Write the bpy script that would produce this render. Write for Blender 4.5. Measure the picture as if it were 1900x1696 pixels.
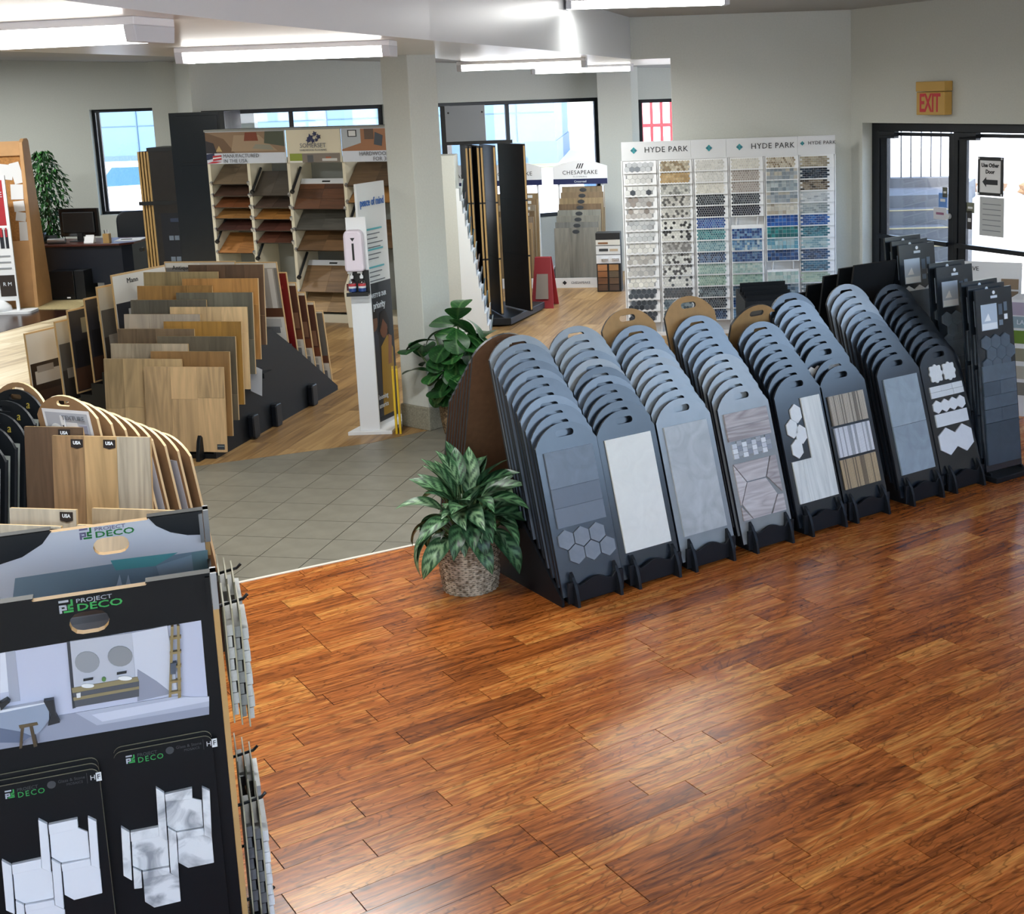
import bpy, bmesh, math, random
from mathutils import Vector, Matrix
from mathutils.geometry import tessellate_polygon
random.seed(7)
for o in list(bpy.data.objects): bpy.data.objects.remove(o)
SC = bpy.context.scene
COL = SC.collection
PI = math.pi
R = math.radians

# ------------------------------------------------------------------ camera
F, CX, CY, PITCH, ROLL, CAMH = 2409.3, 1169.93, 604.38, 0.17943, -0.03432, 2.6104
_r = Vector((1, 0, 0)); _f = Vector((0, math.cos(PITCH), -math.sin(PITCH))); _u = Vector((0, math.sin(PITCH), math.cos(PITCH)))
CR = math.cos(ROLL) * _r + math.sin(ROLL) * _u
CU = -math.sin(ROLL) * _r + math.cos(ROLL) * _u
CF = _f
cam = bpy.data.cameras.new('camera'); camo = bpy.data.objects.new('camera', cam); COL.objects.link(camo)
mw = Matrix.Identity(4)
for i in range(3):
    mw[i][0] = CR[i]; mw[i][1] = CU[i]; mw[i][2] = -CF[i]
mw[2][3] = CAMH
camo.matrix_world = mw
cam.sensor_fit = 'HORIZONTAL'; cam.sensor_width = 36.0; cam.lens = F / 1900 * 36
cam.shift_x = (950 - CX) / 1900; cam.shift_y = (CY - 848) / 1900
cam.clip_start = 0.05; cam.clip_end = 300
SC.camera = camo

# ------------------------------------------------------------------ world, sun, exposure
SC.view_settings.view_transform = 'Standard'; SC.view_settings.look = 'None'
SC.view_settings.gamma = 1.0; SC.view_settings.use_curve_mapping = False
SC.view_settings.exposure = 0.12
W = bpy.data.worlds.new('world'); SC.world = W; W.use_nodes = True
wn = W.node_tree.nodes; wl = W.node_tree.links
bg = wn['Background']; sky = wn.new('ShaderNodeTexSky')
sky.sky_type = 'NISHITA'; sky.sun_disc = False; sky.sun_elevation = R(52); sky.sun_rotation = R(220)
sky.air_density = 1.0; sky.dust_density = 2.5; sky.ozone_density = 1.2
wl.new(sky.outputs[0], bg.inputs[0]); bg.inputs[1].default_value = 1.5
sl = bpy.data.lights.new('sun', 'SUN'); sl.energy = 5.0; sl.angle = R(0.6); sl.color = (1.0, 0.95, 0.88)
so = bpy.data.objects.new('sun', sl); COL.objects.link(so)
so.rotation_euler = Vector((.52, .62, -1.25)).to_track_quat('-Z', 'Y').to_euler()

# ------------------------------------------------------------------ helpers
def at(px, py, Y=None, z=None):
    """point of the place seen at a photo pixel, at depth Y or height z"""
    d = CR * ((px - CX) / F) - CU * ((py - CY) / F) + CF
    t = Y / d.y if Y is not None else (z - CAMH) / d.z
    return Vector((0, 0, CAMH)) + d * t
def pix(P):
    d = Vector(P) - Vector((0, 0, CAMH)); z = d.dot(CF)
    return CX + F * d.dot(CR) / z, CY - F * d.dot(CU) / z, z
def lin(c):
    return c / 12.92 if c <= 0.04045 else ((c + 0.055) / 1.055) ** 2.4
def H(h, k=1.0):
    h = h.lstrip('#'); return tuple(min(1, lin(int(h[i:i+2], 16) / 255) * k) for i in (0, 2, 4)) + (1.0,)

MATS = {}
def nmat(name):
    m = bpy.data.materials.new(name); m.use_nodes = True; MATS[name] = m
    return m, m.node_tree.nodes, m.node_tree.links, m.node_tree.nodes['Principled BSDF']
def mat(name, col, rough=0.5, metal=0.0, spec=0.5, noise=0.0, nscale=20, bump=0.0, coat=0.0):
    m, n, l, b = nmat(name)
    b.inputs['Base Color'].default_value = H(col) if isinstance(col, str) else col
    b.inputs['Roughness'].default_value = rough; b.inputs['Metallic'].default_value = metal
    b.inputs['Specular IOR Level'].default_value = spec; b.inputs['Coat Weight'].default_value = coat
    if noise or bump:
        tc = n.new('ShaderNodeTexCoord'); nz = n.new('ShaderNodeTexNoise'); nz.inputs['Scale'].default_value = nscale
        nz.inputs['Detail'].default_value = 5; l.new(tc.outputs['Object'], nz.inputs['Vector'])
        if noise:
            c = b.inputs['Base Color'].default_value[:]
            rp = n.new('ShaderNodeValToRGB'); rp.color_ramp.elements[0].position = .3; rp.color_ramp.elements[1].position = .7
            rp.color_ramp.elements[0].color = tuple(x * (1 - noise) for x in c[:3]) + (1,)
            rp.color_ramp.elements[1].color = tuple(min(1, x * (1 + noise)) for x in c[:3]) + (1,)
            l.new(nz.outputs['Fac'], rp.inputs['Fac']); l.new(rp.outputs['Color'], b.inputs['Base Color'])
        if bump:
            bp = n.new('ShaderNodeBump'); bp.inputs['Strength'].default_value = bump; bp.inputs['Distance'].default_value = .01
            l.new(nz.outputs['Fac'], bp.inputs['Height']); l.new(bp.outputs['Normal'], b.inputs['Normal'])
    return m
def emat(name, col, strength):
    m, n, l, b = nmat(name)
    b.inputs['Base Color'].default_value = H(col); b.inputs['Emission Color'].default_value = H(col)
    b.inputs['Emission Strength'].default_value = strength; b.inputs['Roughness'].default_value = .4
    return m
def vmat(name, rough=.5, noise=0.0, nscale=30, spec=.5, marble=0.0):
    """colour comes from the mesh's own face colours (print, mosaic pieces)"""
    m, n, l, b = nmat(name)
    a = n.new('ShaderNodeAttribute'); a.attribute_name = 'Col'
    b.inputs['Roughness'].default_value = rough; b.inputs['Specular IOR Level'].default_value = spec
    if noise:
        tc = n.new('ShaderNodeTexCoord'); nz = n.new('ShaderNodeTexNoise'); nz.inputs['Scale'].default_value = nscale; nz.inputs['Detail'].default_value = 4
        nz.inputs['Distortion'].default_value = 1.5
        l.new(tc.outputs['Object'], nz.inputs['Vector'])
        mr = n.new('ShaderNodeMapRange'); mr.inputs['From Min'].default_value = .3; mr.inputs['From Max'].default_value = .7
        mr.inputs['To Min'].default_value = 1 - noise; mr.inputs['To Max'].default_value = 1 + noise * .5
        l.new(nz.outputs['Fac'], mr.inputs['Value'])
        mx = n.new('ShaderNodeMix'); mx.data_type = 'RGBA'; mx.blend_type = 'MULTIPLY'; mx.inputs['Factor'].default_value = 1
        l.new(a.outputs['Color'], mx.inputs['A']); l.new(mr.outputs['Result'], mx.inputs['B']); l.new(mx.outputs['Result'], b.inputs['Base Color'])
    else:
        l.new(a.outputs['Color'], b.inputs['Base Color'])
    return m
def wood(name, cols, ang=0.0, sc=(1.3, 16, 16), rough=.35, world=False, var=.25, axis='x', fig=.6, spec=.5, bump=.0, lines=.0, pos=(.25,.5,.75)):
    """grain runs along x (or z) of the object, or along a world direction; tone shifts from piece to piece"""
    m, n, l, b = nmat(name)
    oi = n.new('ShaderNodeObjectInfo'); at_ = n.new('ShaderNodeAttribute'); at_.attribute_name = 'rnd'
    ad = n.new('ShaderNodeMath'); ad.operation = 'ADD'; l.new(oi.outputs['Random'], ad.inputs[0]); l.new(at_.outputs['Fac'], ad.inputs[1])
    fr = n.new('ShaderNodeMath'); fr.operation = 'FRACT'; l.new(ad.outputs[0], fr.inputs[0])
    if world:
        src = n.new('ShaderNodeNewGeometry').outputs['Position']
    else:
        src = n.new('ShaderNodeTexCoord').outputs['Object']
    rot = n.new('ShaderNodeVectorRotate'); rot.rotation_type = 'Z_AXIS'; rot.inputs['Angle'].default_value = -ang
    l.new(src, rot.inputs['Vector'])
    of = n.new('ShaderNodeCombineXYZ')
    for i, k in enumerate((37.0, 91.0, 53.0)):
        mu = n.new('ShaderNodeMath'); mu.operation = 'MULTIPLY'; mu.inputs[1].default_value = k; l.new(fr.outputs[0], mu.inputs[0]); l.new(mu.outputs[0], of.inputs[i])
    av = n.new('ShaderNodeVectorMath'); av.operation = 'ADD'; l.new(rot.outputs[0], av.inputs[0]); l.new(of.outputs[0], av.inputs[1])
    mp = n.new('ShaderNodeMapping'); s = sc if axis == 'x' else (sc[1], sc[2], sc[0])
    mp.inputs['Scale'].default_value = s; l.new(av.outputs[0], mp.inputs['Vector'])
    n1 = n.new('ShaderNodeTexNoise'); n1.inputs['Scale'].default_value = 1.0; n1.inputs['Detail'].default_value = 6; n1.inputs['Roughness'].default_value = .6; n1.inputs['Distortion'].default_value = fig * 2
    l.new(mp.outputs[0], n1.inputs['Vector'])
    n2 = n.new('ShaderNodeTexNoise'); n2.inputs['Scale'].default_value = .35; n2.inputs['Detail'].default_value = 3; n2.inputs['Distortion'].default_value = fig
    l.new(mp.outputs[0], n2.inputs['Vector'])
    # growth-ring figure: bands of a warped slow field
    mb = n.new('ShaderNodeMath'); mb.operation = 'MULTIPLY'; mb.inputs[1].default_value = 9.0; l.new(n2.outputs['Fac'], mb.inputs[0])
    sn = n.new('ShaderNodeMath'); sn.operation = 'PINGPONG'; sn.inputs[1].default_value = 0.5; l.new(mb.outputs[0], sn.inputs[0])
    mxf = n.new('ShaderNodeMix'); mxf.data_type = 'FLOAT'; mxf.inputs['Factor'].default_value = fig * .55
    l.new(n1.outputs['Fac'], mxf.inputs['A']); 
    m2 = n.new('ShaderNodeMath'); m2.operation = 'MULTIPLY_ADD'; m2.inputs[1].default_value = 1.1; m2.inputs[2].default_value = .22; l.new(sn.outputs[0], m2.inputs[0])
    l.new(m2.outputs[0], mxf.inputs['B'])
    sh = n.new('ShaderNodeMath'); sh.operation = 'MULTIPLY_ADD'; sh.inputs[1].default_value = var; l.new(fr.outputs[0], sh.inputs[0])
    s0 = n.new('ShaderNodeMath'); s0.operation = 'SUBTRACT'; s0.inputs[1].default_value = var * .5; l.new(mxf.outputs['Result'], s0.inputs[0]); l.new(s0.outputs[0], sh.inputs[2])
    rp = n.new('ShaderNodeValToRGB'); cr = rp.color_ramp
    cr.elements.new(.5)
    for i_, (c, ps) in enumerate(zip(cols, pos)): cr.elements[i_].color = H(c)
    cr.elements[2].position = pos[2]; cr.elements[0].position = pos[0]; cr.elements[1].position = pos[1]
    l.new(sh.outputs[0], rp.inputs['Fac']); l.new(rp.outputs['Color'], b.inputs['Base Color'])
    if lines:   # thin dark growth lines that wave and close into cathedrals
        mp3 = n.new('ShaderNodeMapping'); mp3.inputs['Scale'].default_value = (2.6, 9.0, 9.0); l.new(av.outputs[0], mp3.inputs['Vector'])
        n3 = n.new('ShaderNodeTexNoise'); n3.inputs['Scale'].default_value = .55; n3.inputs['Detail'].default_value = 4; n3.inputs['Roughness'].default_value = .55; n3.inputs['Distortion'].default_value = .5; l.new(mp3.outputs[0], n3.inputs['Vector'])
        k3 = n.new('ShaderNodeMath'); k3.operation = 'MULTIPLY'; k3.inputs[1].default_value = 15.0; l.new(n3.outputs['Fac'], k3.inputs[0])
        p3 = n.new('ShaderNodeMath'); p3.operation = 'PINGPONG'; p3.inputs[1].default_value = .5; l.new(k3.outputs[0], p3.inputs[0])
        r3 = n.new('ShaderNodeMapRange'); r3.interpolation_type = 'SMOOTHSTEP'; r3.inputs['From Max'].default_value = .16; r3.inputs['To Min'].default_value = 1 - lines; r3.inputs['To Max'].default_value = 1.0; l.new(p3.outputs[0], r3.inputs['Value'])
        n4 = n.new('ShaderNodeTexNoise'); n4.inputs['Scale'].default_value = 1.0; n4.inputs['Detail'].default_value = 3; mp4 = n.new('ShaderNodeMapping'); mp4.inputs['Scale'].default_value = (14, 130, 130); l.new(av.outputs[0], mp4.inputs['Vector']); l.new(mp4.outputs[0], n4.inputs['Vector'])
        r4 = n.new('ShaderNodeMapRange'); r4.inputs['From Min'].default_value = .38; r4.inputs['From Max'].default_value = .6; r4.inputs['To Min'].default_value = .72; r4.inputs['To Max'].default_value = 1.06; l.new(n4.outputs['Fac'], r4.inputs['Value'])
        mm = n.new('ShaderNodeMath'); mm.operation = 'MULTIPLY'; l.new(r3.outputs['Result'], mm.inputs[0]); l.new(r4.outputs['Result'], mm.inputs[1])
        mx = n.new('ShaderNodeMix'); mx.data_type = 'RGBA'; mx.blend_type = 'MULTIPLY'; mx.inputs['Factor'].default_value = 1
        l.new(rp.outputs['Color'], mx.inputs['A']); l.new(mm.outputs[0], mx.inputs['B']); l.new(mx.outputs['Result'], b.inputs['Base Color'])
    b.inputs['Roughness'].default_value = rough; b.inputs['Specular IOR Level'].default_value = spec
    if bump:
        bp = n.new('ShaderNodeBump'); bp.inputs['Strength'].default_value = bump; bp.inputs['Distance'].default_value = .004
        l.new(n1.outputs['Fac'], bp.inputs['Height']); l.new(bp.outputs['Normal'], b.inputs['Normal'])
    return m

class MB:
    """collects boxes, prisms and tubes; build() links them as ONE mesh object"""
    def __init__(s): s.v = []; s.f = []; s.c = []; s.m = []; s.T = None; s.col = (1, 1, 1, 1); s.mi = 0
    def add(s, vs, fs, col=None):
        b = len(s.v); T = s.T
        s.v += [tuple(T @ Vector(p)) if T else tuple(p) for p in vs]
        col = s.col if col is None else (H(col) if isinstance(col, str) else col)
        for f in fs: s.f.append([b + i for i in f]); s.c.append(col); s.m.append(s.mi)
        return s
    def box(s, x0, x1, y0, y1, z0, z1, col=None):
        return s.add([(x0,y0,z0),(x1,y0,z0),(x1,y1,z0),(x0,y1,z0),(x0,y0,z1),(x1,y0,z1),(x1,y1,z1),(x0,y1,z1)],
                     [(0,3,2,1),(4,5,6,7),(0,1,5,4),(1,2,6,5),(2,3,7,6),(3,0,4,7)], col)
    def prism(s, poly, a, b, axis='z', col=None, holes=()):
        """poly in the plane across axis, between a and b on the axis; axis y: poly=(x,z); axis x: poly=(y,z)"""
        def P(p, t):
            return (p[0], p[1], t) if axis == 'z' else ((p[0], t, p[1]) if axis == 'y' else (t, p[0], p[1]))
        loops = [list(poly)] + [list(h) for h in holes]
        area = sum(p[0]*q[1]-q[0]*p[1] for p, q in zip(poly, list(poly[1:])+[poly[0]]))
        if (area > 0) == (axis == 'y'): loops = [lp[::-1] for lp in loops]
        flat = [p for lp in loops for p in lp]; N = len(flat)
        vs = [P(p, a) for p in flat] + [P(p, b) for p in flat]
        if holes:
            tris = tessellate_polygon([[Vector((p[0], p[1], 0)) for p in lp] for lp in loops])
            fs = []
            for t in tris:
                q = [flat[i] for i in t]
                ar = (q[1][0]-q[0][0])*(q[2][1]-q[0][1])-(q[2][0]-q[0][0])*(q[1][1]-q[0][1])
                t = tuple(t) if (ar > 0) == (axis != 'y') else tuple(t[::-1])
                fs += [tuple(i + N for i in t), tuple(t[::-1])]
        else:
            fs = [tuple(range(N, 2 * N)), tuple(range(N - 1, -1, -1))]
        o = 0
        for li, lp in enumerate(loops):
            n = len(lp)
            for i in range(n):
                j = (i + 1) % n; q = (o + i, o + j, o + j + N, o + i + N)
                fs.append(q if li == 0 else q[::-1])
            o += n
        return s.add(vs, fs, col)
    def quad(s, a, b, c, d, col=None): return s.add([a, b, c, d], [(0, 1, 2, 3)], col)
    def tube(s, pts, r, n=8, col=None, caps=True):
        pts = [Vector(p) for p in pts]; vs = []; fs = []
        rr = r if isinstance(r, (list, tuple)) else [r] * len(pts)
        up = Vector((0, 0, 1))
        for i, p in enumerate(pts):
            d = (pts[min(i+1, len(pts)-1)] - pts[max(i-1, 0)]).normalized()
            a = d.cross(up if abs(d.z) < .9 else Vector((1, 0, 0))).normalized(); b = a.cross(d)
            for k in range(n):
                t = 2 * PI * k / n; vs.append(p + (a * math.cos(t) + b * math.sin(t)) * rr[i])
        for i in range(len(pts) - 1):
            for k in range(n):
                k2 = (k + 1) % n; fs.append((i*n+k, i*n+k2, (i+1)*n+k2, (i+1)*n+k))
        if caps: fs += [tuple(range(n - 1, -1, -1)), tuple(range((len(pts)-1)*n, len(pts)*n))]
        return s.add(vs, fs, col)
    def lathe(s, prof, n=24, col=None, cx=0, cy=0):
        vs = []; fs = []
        for r, z in prof:
            for k in range(n): vs.append((cx + r * math.cos(2*PI*k/n), cy + r * math.sin(2*PI*k/n), z))
        for i in range(len(prof) - 1):
            for k in range(n):
                k2 = (k + 1) % n; fs.append((i*n+k, i*n+k2, (i+1)*n+k2, (i+1)*n+k))
        fs += [tuple(range(n - 1, -1, -1)), tuple(range((len(prof)-1)*n, len(prof)*n))]
        return s.add(vs, fs, col)
    def mesh(s, name, mats, smooth=False, rnd=None):
        me = bpy.data.meshes.new(name); me.from_pydata(s.v, [], s.f)
        ms = mats if isinstance(mats, (list, tuple)) else [mats]
        for m in ms: me.materials.append(MATS[m] if isinstance(m, str) else m)
        if len(ms) > 1: me.polygons.foreach_set('material_index', s.m)
        ca = me.attributes.new('Col', 'FLOAT_COLOR', 'CORNER')
        buf = []
        for f, c in zip(s.f, s.c): buf += list(c) * len(f)
        ca.data.foreach_set('color', buf)
        if rnd is not None:
            a = me.attributes.new('rnd', 'FLOAT', 'FACE'); a.data.foreach_set('value', rnd)
        if smooth: me.polygons.foreach_set('use_smooth', [True] * len(s.f))
        me.update(); return me
    def build(s, name, mats, parent=None, smooth=False, bevel=0, loc=None, rnd=None, label=None):
        o = bpy.data.objects.new(name, s.mesh(name, mats, smooth, rnd)); COL.objects.link(o)
        if parent: o.parent = parent
        if loc is not None: o.location = loc
        if label: o['label'] = label
        if bevel:
            md = o.modifiers.new('bevel', 'BEVEL'); md.width = bevel; md.segments = 2; md.limit_method = 'ANGLE'
        return o
def link(name, me, parent=None, loc=(0,0,0), rot=(0,0,0), label=None):
    o = bpy.data.objects.new(name, me); COL.objects.link(o); o.parent = parent; o.location = loc; o.rotation_euler = rot
    if label: o['label'] = label
    return o
def tag(o, label=None, cat=None, group=None, kind=None):
    for k, v in (('label', label), ('category', cat), ('group', group), ('kind', kind)):
        if v: o[k] = v
    return o
def thing(name, label, cat, loc=(0,0,0), rot=0, group=None):
    o = bpy.data.objects.new(name, None); COL.objects.link(o); o.empty_display_size = .1
    o.location = loc; o.rotation_euler = rot if isinstance(rot, tuple) else (0, 0, rot)
    return tag(o, label, cat, group)
def struct(o): o['kind'] = 'structure'; return o
TXT = {}
def text_mesh(s, size, mat_, depth=.001, align='CENTER', bold=0.0, space=1.0):
    k = (s, round(size, 4), mat_, depth, align, bold, space)
    if k in TXT: return TXT[k]
    cu = bpy.data.curves.new('lettering', 'FONT'); cu.body = s; cu.size = size; cu.align_x = align; cu.align_y = 'CENTER'
    cu.extrude = depth; cu.offset = bold; cu.space_character = space; cu.resolution_u = 2
    o = bpy.data.objects.new('tmp', cu); COL.objects.link(o)
    dg = bpy.context.evaluated_depsgraph_get(); me = bpy.data.meshes.new_from_object(o.evaluated_get(dg))
    bpy.data.objects.remove(o); me.name = 'lettering'; me.materials.clear(); me.materials.append(MATS[mat_]); TXT[k] = me
    return me
def text(s, size, mat_, parent, loc, rot=(PI/2, 0, 0), **k):
    """lettering lies in the parent's xz plane, read from -y"""
    return link('lettering', text_mesh(s, size, mat_, **k), parent, loc, rot)
def ngon(n, r, cx=0, cy=0, a0=0): return [(cx + r * math.cos(a0 + 2*PI*i/n), cy + r * math.sin(a0 + 2*PI*i/n)) for i in range(n)]
def stadium(w, h, cx=0, cy=0, n=6):
    r = h / 2; a = w / 2 - r
    return [(cx + a + r * math.cos(-PI/2 + PI*i/n), cy + r * math.sin(-PI/2 + PI*i/n)) for i in range(n+1)] + \
           [(cx - a + r * math.cos(PI/2 + PI*i/n), cy + r * math.sin(PI/2 + PI*i/n)) for i in range(n+1)]
def rrect(x0, x1, y0, y1, r, n=5):
    out = []
    for cx, cy, a in ((x1-r, y0+r, -PI/2), (x1-r, y1-r, 0), (x0+r, y1-r, PI/2), (x0+r, y0+r, PI)):
        out += [(cx + r * math.cos(a + PI/2*i/n), cy + r * math.sin(a + PI/2*i/n)) for i in range(n+1)]
    return out
def clip(poly, a, b):
    """part of poly on the left of the line a->b"""
    out = []; nx, ny = -(b[1]-a[1]), b[0]-a[0]
    f = lambda p: (p[0]-a[0])*nx + (p[1]-a[1])*ny
    for i, p in enumerate(poly):
        q = poly[(i+1) % len(poly)]; fp, fq = f(p), f(q)
        if fp >= 0: out.append(p)
        if fp * fq < 0: t = fp / (fp - fq); out.append((p[0]+(q[0]-p[0])*t, p[1]+(q[1]-p[1])*t))
    return out
def clipto(poly, region):
    for i in range(len(region)):
        poly = clip(poly, region[i], region[(i+1) % len(region)])
        if len(poly) < 3: return []
    return poly
def parea(p): return abs(sum(a[0]*b[1]-b[0]*a[1] for a, b in zip(p, p[1:]+p[:1]))) / 2
# ------------------------------------------------------------------ materials of the shell
mat('wall_paint', '#c6c8c1', .75, noise=.03, nscale=60, bump=.08)
mat('ceiling_gloss', '#dedad2', .28, spec=.45, noise=.02, nscale=8)
mat('bulkhead_paint', '#d8d9da', .3, spec=.5)
mat('ceiling_paint', '#a9a7a3', .85)
mat('stone_base', '#8c8878', .8, noise=.25, nscale=90, bump=.3)
mat('black_alu', '#12161d', .35, metal=.3)
mat('subfloor', '#241810', .9)
mat('grout', '#45433c', .9)
mat('white_trim', '#e4ded2', .4)
mat('beige_mat', '#b9a87c', .7, noise=.12, nscale=30)
mat('dark_floor', '#2c1713', .22, noise=.3, nscale=6)
wood('rosewood', ('#632d0e', '#b4642a', '#de9c4e'), R(34.8), (1.5, 19, 19), .25, world=True, var=.30, fig=.85, bump=.05, lines=.42, pos=(.16, .5, .82))
wood('oak_floor', ('#6f5233', '#98764a', '#b2905f'), R(79), (.9, 13, 13), .42, world=True, var=.3, fig=.6)
wood('pale_laminate', ('#a08d70', '#c9b795', '#ddd0b4'), R(72), (.7, 9, 9), .4, world=True, var=.3, fig=.7)
m = mat('floor_tile', '#7b776b', .42, noise=.13, nscale=7, bump=.04)
def glassmat(name, fac=.06, tint='#ffffff'):
    m, n, l, b = nmat(name); n.remove(b)
    out = n['Material Output']; t = n.new('ShaderNodeBsdfTransparent'); g = n.new('ShaderNodeBsdfGlossy'); mx = n.new('ShaderNodeMixShader')
    t.inputs[0].default_value = H(tint); g.inputs['Roughness'].default_value = .02; mx.inputs[0].default_value = fac
    l.new(t.outputs[0], mx.inputs[1]); l.new(g.outputs[0], mx.inputs[2]); l.new(mx.outputs[0], out.inputs[0])
glassmat('window_glass', .05)
emat('tube_glow', '#fbfaf6', 9.0)
mat('fixture_white', '#e6e6e8', .35)
mat('lamp_end', '#c9cbd0', .4)

# ------------------------------------------------------------------ floors
def lay(root, pieces, matname, z0, z1, name, gap, cap=295):
    """pieces are 2D polygons; the ones that show largest become parts, the rest one part"""
    sc = []
    for poly in pieces:
        cx = sum(q[0] for q in poly) / len(poly); cy = sum(q[1] for q in poly) / len(poly)
        sp = [(cx + (q[0]-cx) * (1 - gap[0]), cy + (q[1]-cy) * (1 - gap[0])) for q in poly] if len(gap) == 1 else poly
        vis = 0
        if cy > .6:
            px, py, _ = pix((cx, cy, 0))
            ps = [pix((q[0], max(q[1], .4), 0))[:2] for q in poly]
            x0, x1 = min(q[0] for q in ps), max(q[0] for q in ps); y0, y1 = min(q[1] for q in ps), max(q[1] for q in ps)
            if x1 > -20 and x0 < 1920 and y1 > 0 and y0 < 1716: vis = parea(ps)
        sc.append((vis, sp, cx, cy))
    sc.sort(key=lambda t: -t[0])
    rest = MB(); rn = []
    for i, (vis, poly, cx, cy) in enumerate(sc):
        if i < cap and vis > 25:
            b = MB(); b.prism([(q[0]-cx, q[1]-cy) for q in poly], z0, z1); b.build(name, matname, root, loc=(cx, cy, 0))
        else:
            k = len(rest.f); rest.prism(poly, z0, z1); rn += [random.random()] * (len(rest.f) - k)
    if rest.f: o = rest.build(name + '_field', matname, root, rnd=rn); o['kind'] = 'stuff'
def base_slab(name, poly, matname, z):
    b = MB(); b.prism(poly, z - .06, z); return struct(b.build(name, matname))
PA = R(34.8); PD = (math.cos(PA), math.sin(PA)); PN = (math.sin(PA), -math.cos(PA)); PW = .1326; POFF = -.2713
JO = {-49:[2.35],-48:[2.17,2.49],-46:[2.24,2.57],-44:[2.13,2.62],-42:[2.57],-41:[1.89],-40:[2.54],-39:[1.92],-38:[2.45,4.73],-37:[1.68,2.01,2.66,4.29],-36:[1.51,2.49,5.07],-35:[2.03],-34:[1.55,4.15],-33:[2.02,2.35,5.25],-32:[1.66,4.57],-31:[1.3,1.95,2.61,3.9,4.22,5.18],-30:[1.59,2.89,3.54,4.82],-29:[1.24,2.22,3.84,4.16,4.48],-28:[2.08,2.57,3.54,4.02],-27:[2.74,3.07,4.35],-26:[1.82,2.14,3.44],-25:[3.17],-24:[2.19,3.48,3.8],-23:[2.78],-22:[3.61],-21:[3.09],-19:[3.03]}
red = [(-4.6, 5.45), (-4.6, 2.2), (1.2, 1.6), (4.6, 3.0), (5.2, 11.13)]
fr = base_slab('floor', red, 'subfloor', -.004)
def rows(region, d, n, w, off, joints, lens):
    ks = [(q[0]*n[0] + q[1]*n[1]) / w - off for q in region]; ss = [q[0]*d[0] + q[1]*d[1] for q in region]
    out = []
    for k in range(math.floor(min(ks)) - 1, math.ceil(max(ks)) + 2):
        js = sorted(joints.get(k, []))
        if not js: js = [random.uniform(min(ss), max(ss))]
        full = list(js); a = js[0]
        while a > min(ss) - 2: a -= random.choice(lens); full.append(a)
        a = js[-1]
        while a < max(ss) + 2: a += random.choice(lens); full.append(a)
        for p, q in zip(js, js[1:]):
            m = q - p; c = max(1, round(m / .95))
            full += [p + m * i / c for i in range(1, c)]
        full.sort(); g = .0009
        t0 = (k - .5 + off) * w + g; t1 = (k + .5 + off) * w - g
        for s0, s1 in zip(full, full[1:]):
            s0 += .002; s1 -= .002
            poly = [(d[0]*s + n[0]*t, d[1]*s + n[1]*t) for s, t in ((s0, t1), (s1, t1), (s1, t0), (s0, t0))]
            poly = clipto(poly, region)
            if len(poly) > 2 and parea(poly) > .0015: out.append(poly)
    return out
lay(fr, rows(red, PD, PN, PW, POFF, JO, (.326, .65, .65, .98, .98, .98)), 'rosewood', -.004, 0.0, 'plank', (0, 0))
ft = base_slab('floor', [(-4.6, 5.45), (5.2, 11.13), (5.2, 14.2), (.6, 14.0), (-4.6, 10.2)], 'grout', -.004)
tiles = []
TA = -.20444; e1 = (math.cos(TA), math.sin(TA)); e2 = (math.sin(TA), -math.cos(TA)); TS = .32396
treg = [(-4.6, 5.47), (5.2, 11.15), (5.2, 13.8), (.5, 13.4), (-4.6, 9.2)]
for i in range(-14, 28):
    for j in range(-14, 18):
        x0 = -2.3941 + e1[0]*i*TS + e2[0]*j*TS; y0 = 9.6022 + e1[1]*i*TS + e2[1]*j*TS; g = .0048; T = TS - g
        x0 += (e1[0]+e2[0]) * g / 2; y0 += (e1[1]+e2[1]) * g / 2
        poly = [(x0, y0), (x0 + e2[0]*T, y0 + e2[1]*T), (x0 + (e1[0]+e2[0])*T, y0 + (e1[1]+e2[1])*T), (x0 + e1[0]*T, y0 + e1[1]*T)]
        poly = clipto(poly, treg)
        if len(poly) > 2 and parea(poly) > .002: tiles.append(poly)
lay(ft, tiles, 'floor_tile', -.004, 0.0, 'floor_tile', (0, 0))
oak = [(-4.55, 8.75), (-3.38, 9.16), (-2.03, 9.71), (-1.62, 10.05), (0.2, 12.1), (1.6, 13.95), (1.6, 21.0), (-4.55, 21.0)]
fo = base_slab('floor', oak, 'subfloor', -.0035)
OA = R(79); lay(fo, rows(oak, (math.cos(OA), math.sin(OA)), (math.sin(OA), -math.cos(OA)), .19, .1, {}, (.9, 1.2, 1.5, 1.8)), 'oak_floor', -.0035, .0015, 'oak_plank', (0, 0))
pale = [(-4.56, 8.7), (-4.56, 21.0), (-6.1, 21.0), (-8.9, 10.3), (-8.9, 8.7)]
pale = [(-8.9, 8.7), (-4.56, 8.7), (-4.56, 21.0), (-6.1, 21.0), (-8.9, 10.3)]
fp = base_slab('floor', pale, 'subfloor', -.0035)
OA = R(72); lay(fp, rows(pale, (math.cos(OA), math.sin(OA)), (math.sin(OA), -math.cos(OA)), .2, .1, {}, (1.2, 1.5)), 'pale_laminate', -.0035, .0013, 'laminate_plank', (0, 0))
base_slab('floor', [(-13, 8.7), (-8.92, 8.7), (-8.92, 10.3), (-6.12, 21.0), (-6.12, 21.6), (-13, 21.6)], 'dark_floor', .001)
b = MB(); b.box(-4.9, 5.3, -.012, .012, -.01, .004); o = b.build('trim_1', 'white_trim'); o.location = (-2.0, 6.962, 0); o.rotation_euler = (0, 0, math.atan2(5.68, 9.8)); struct(o)

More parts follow.
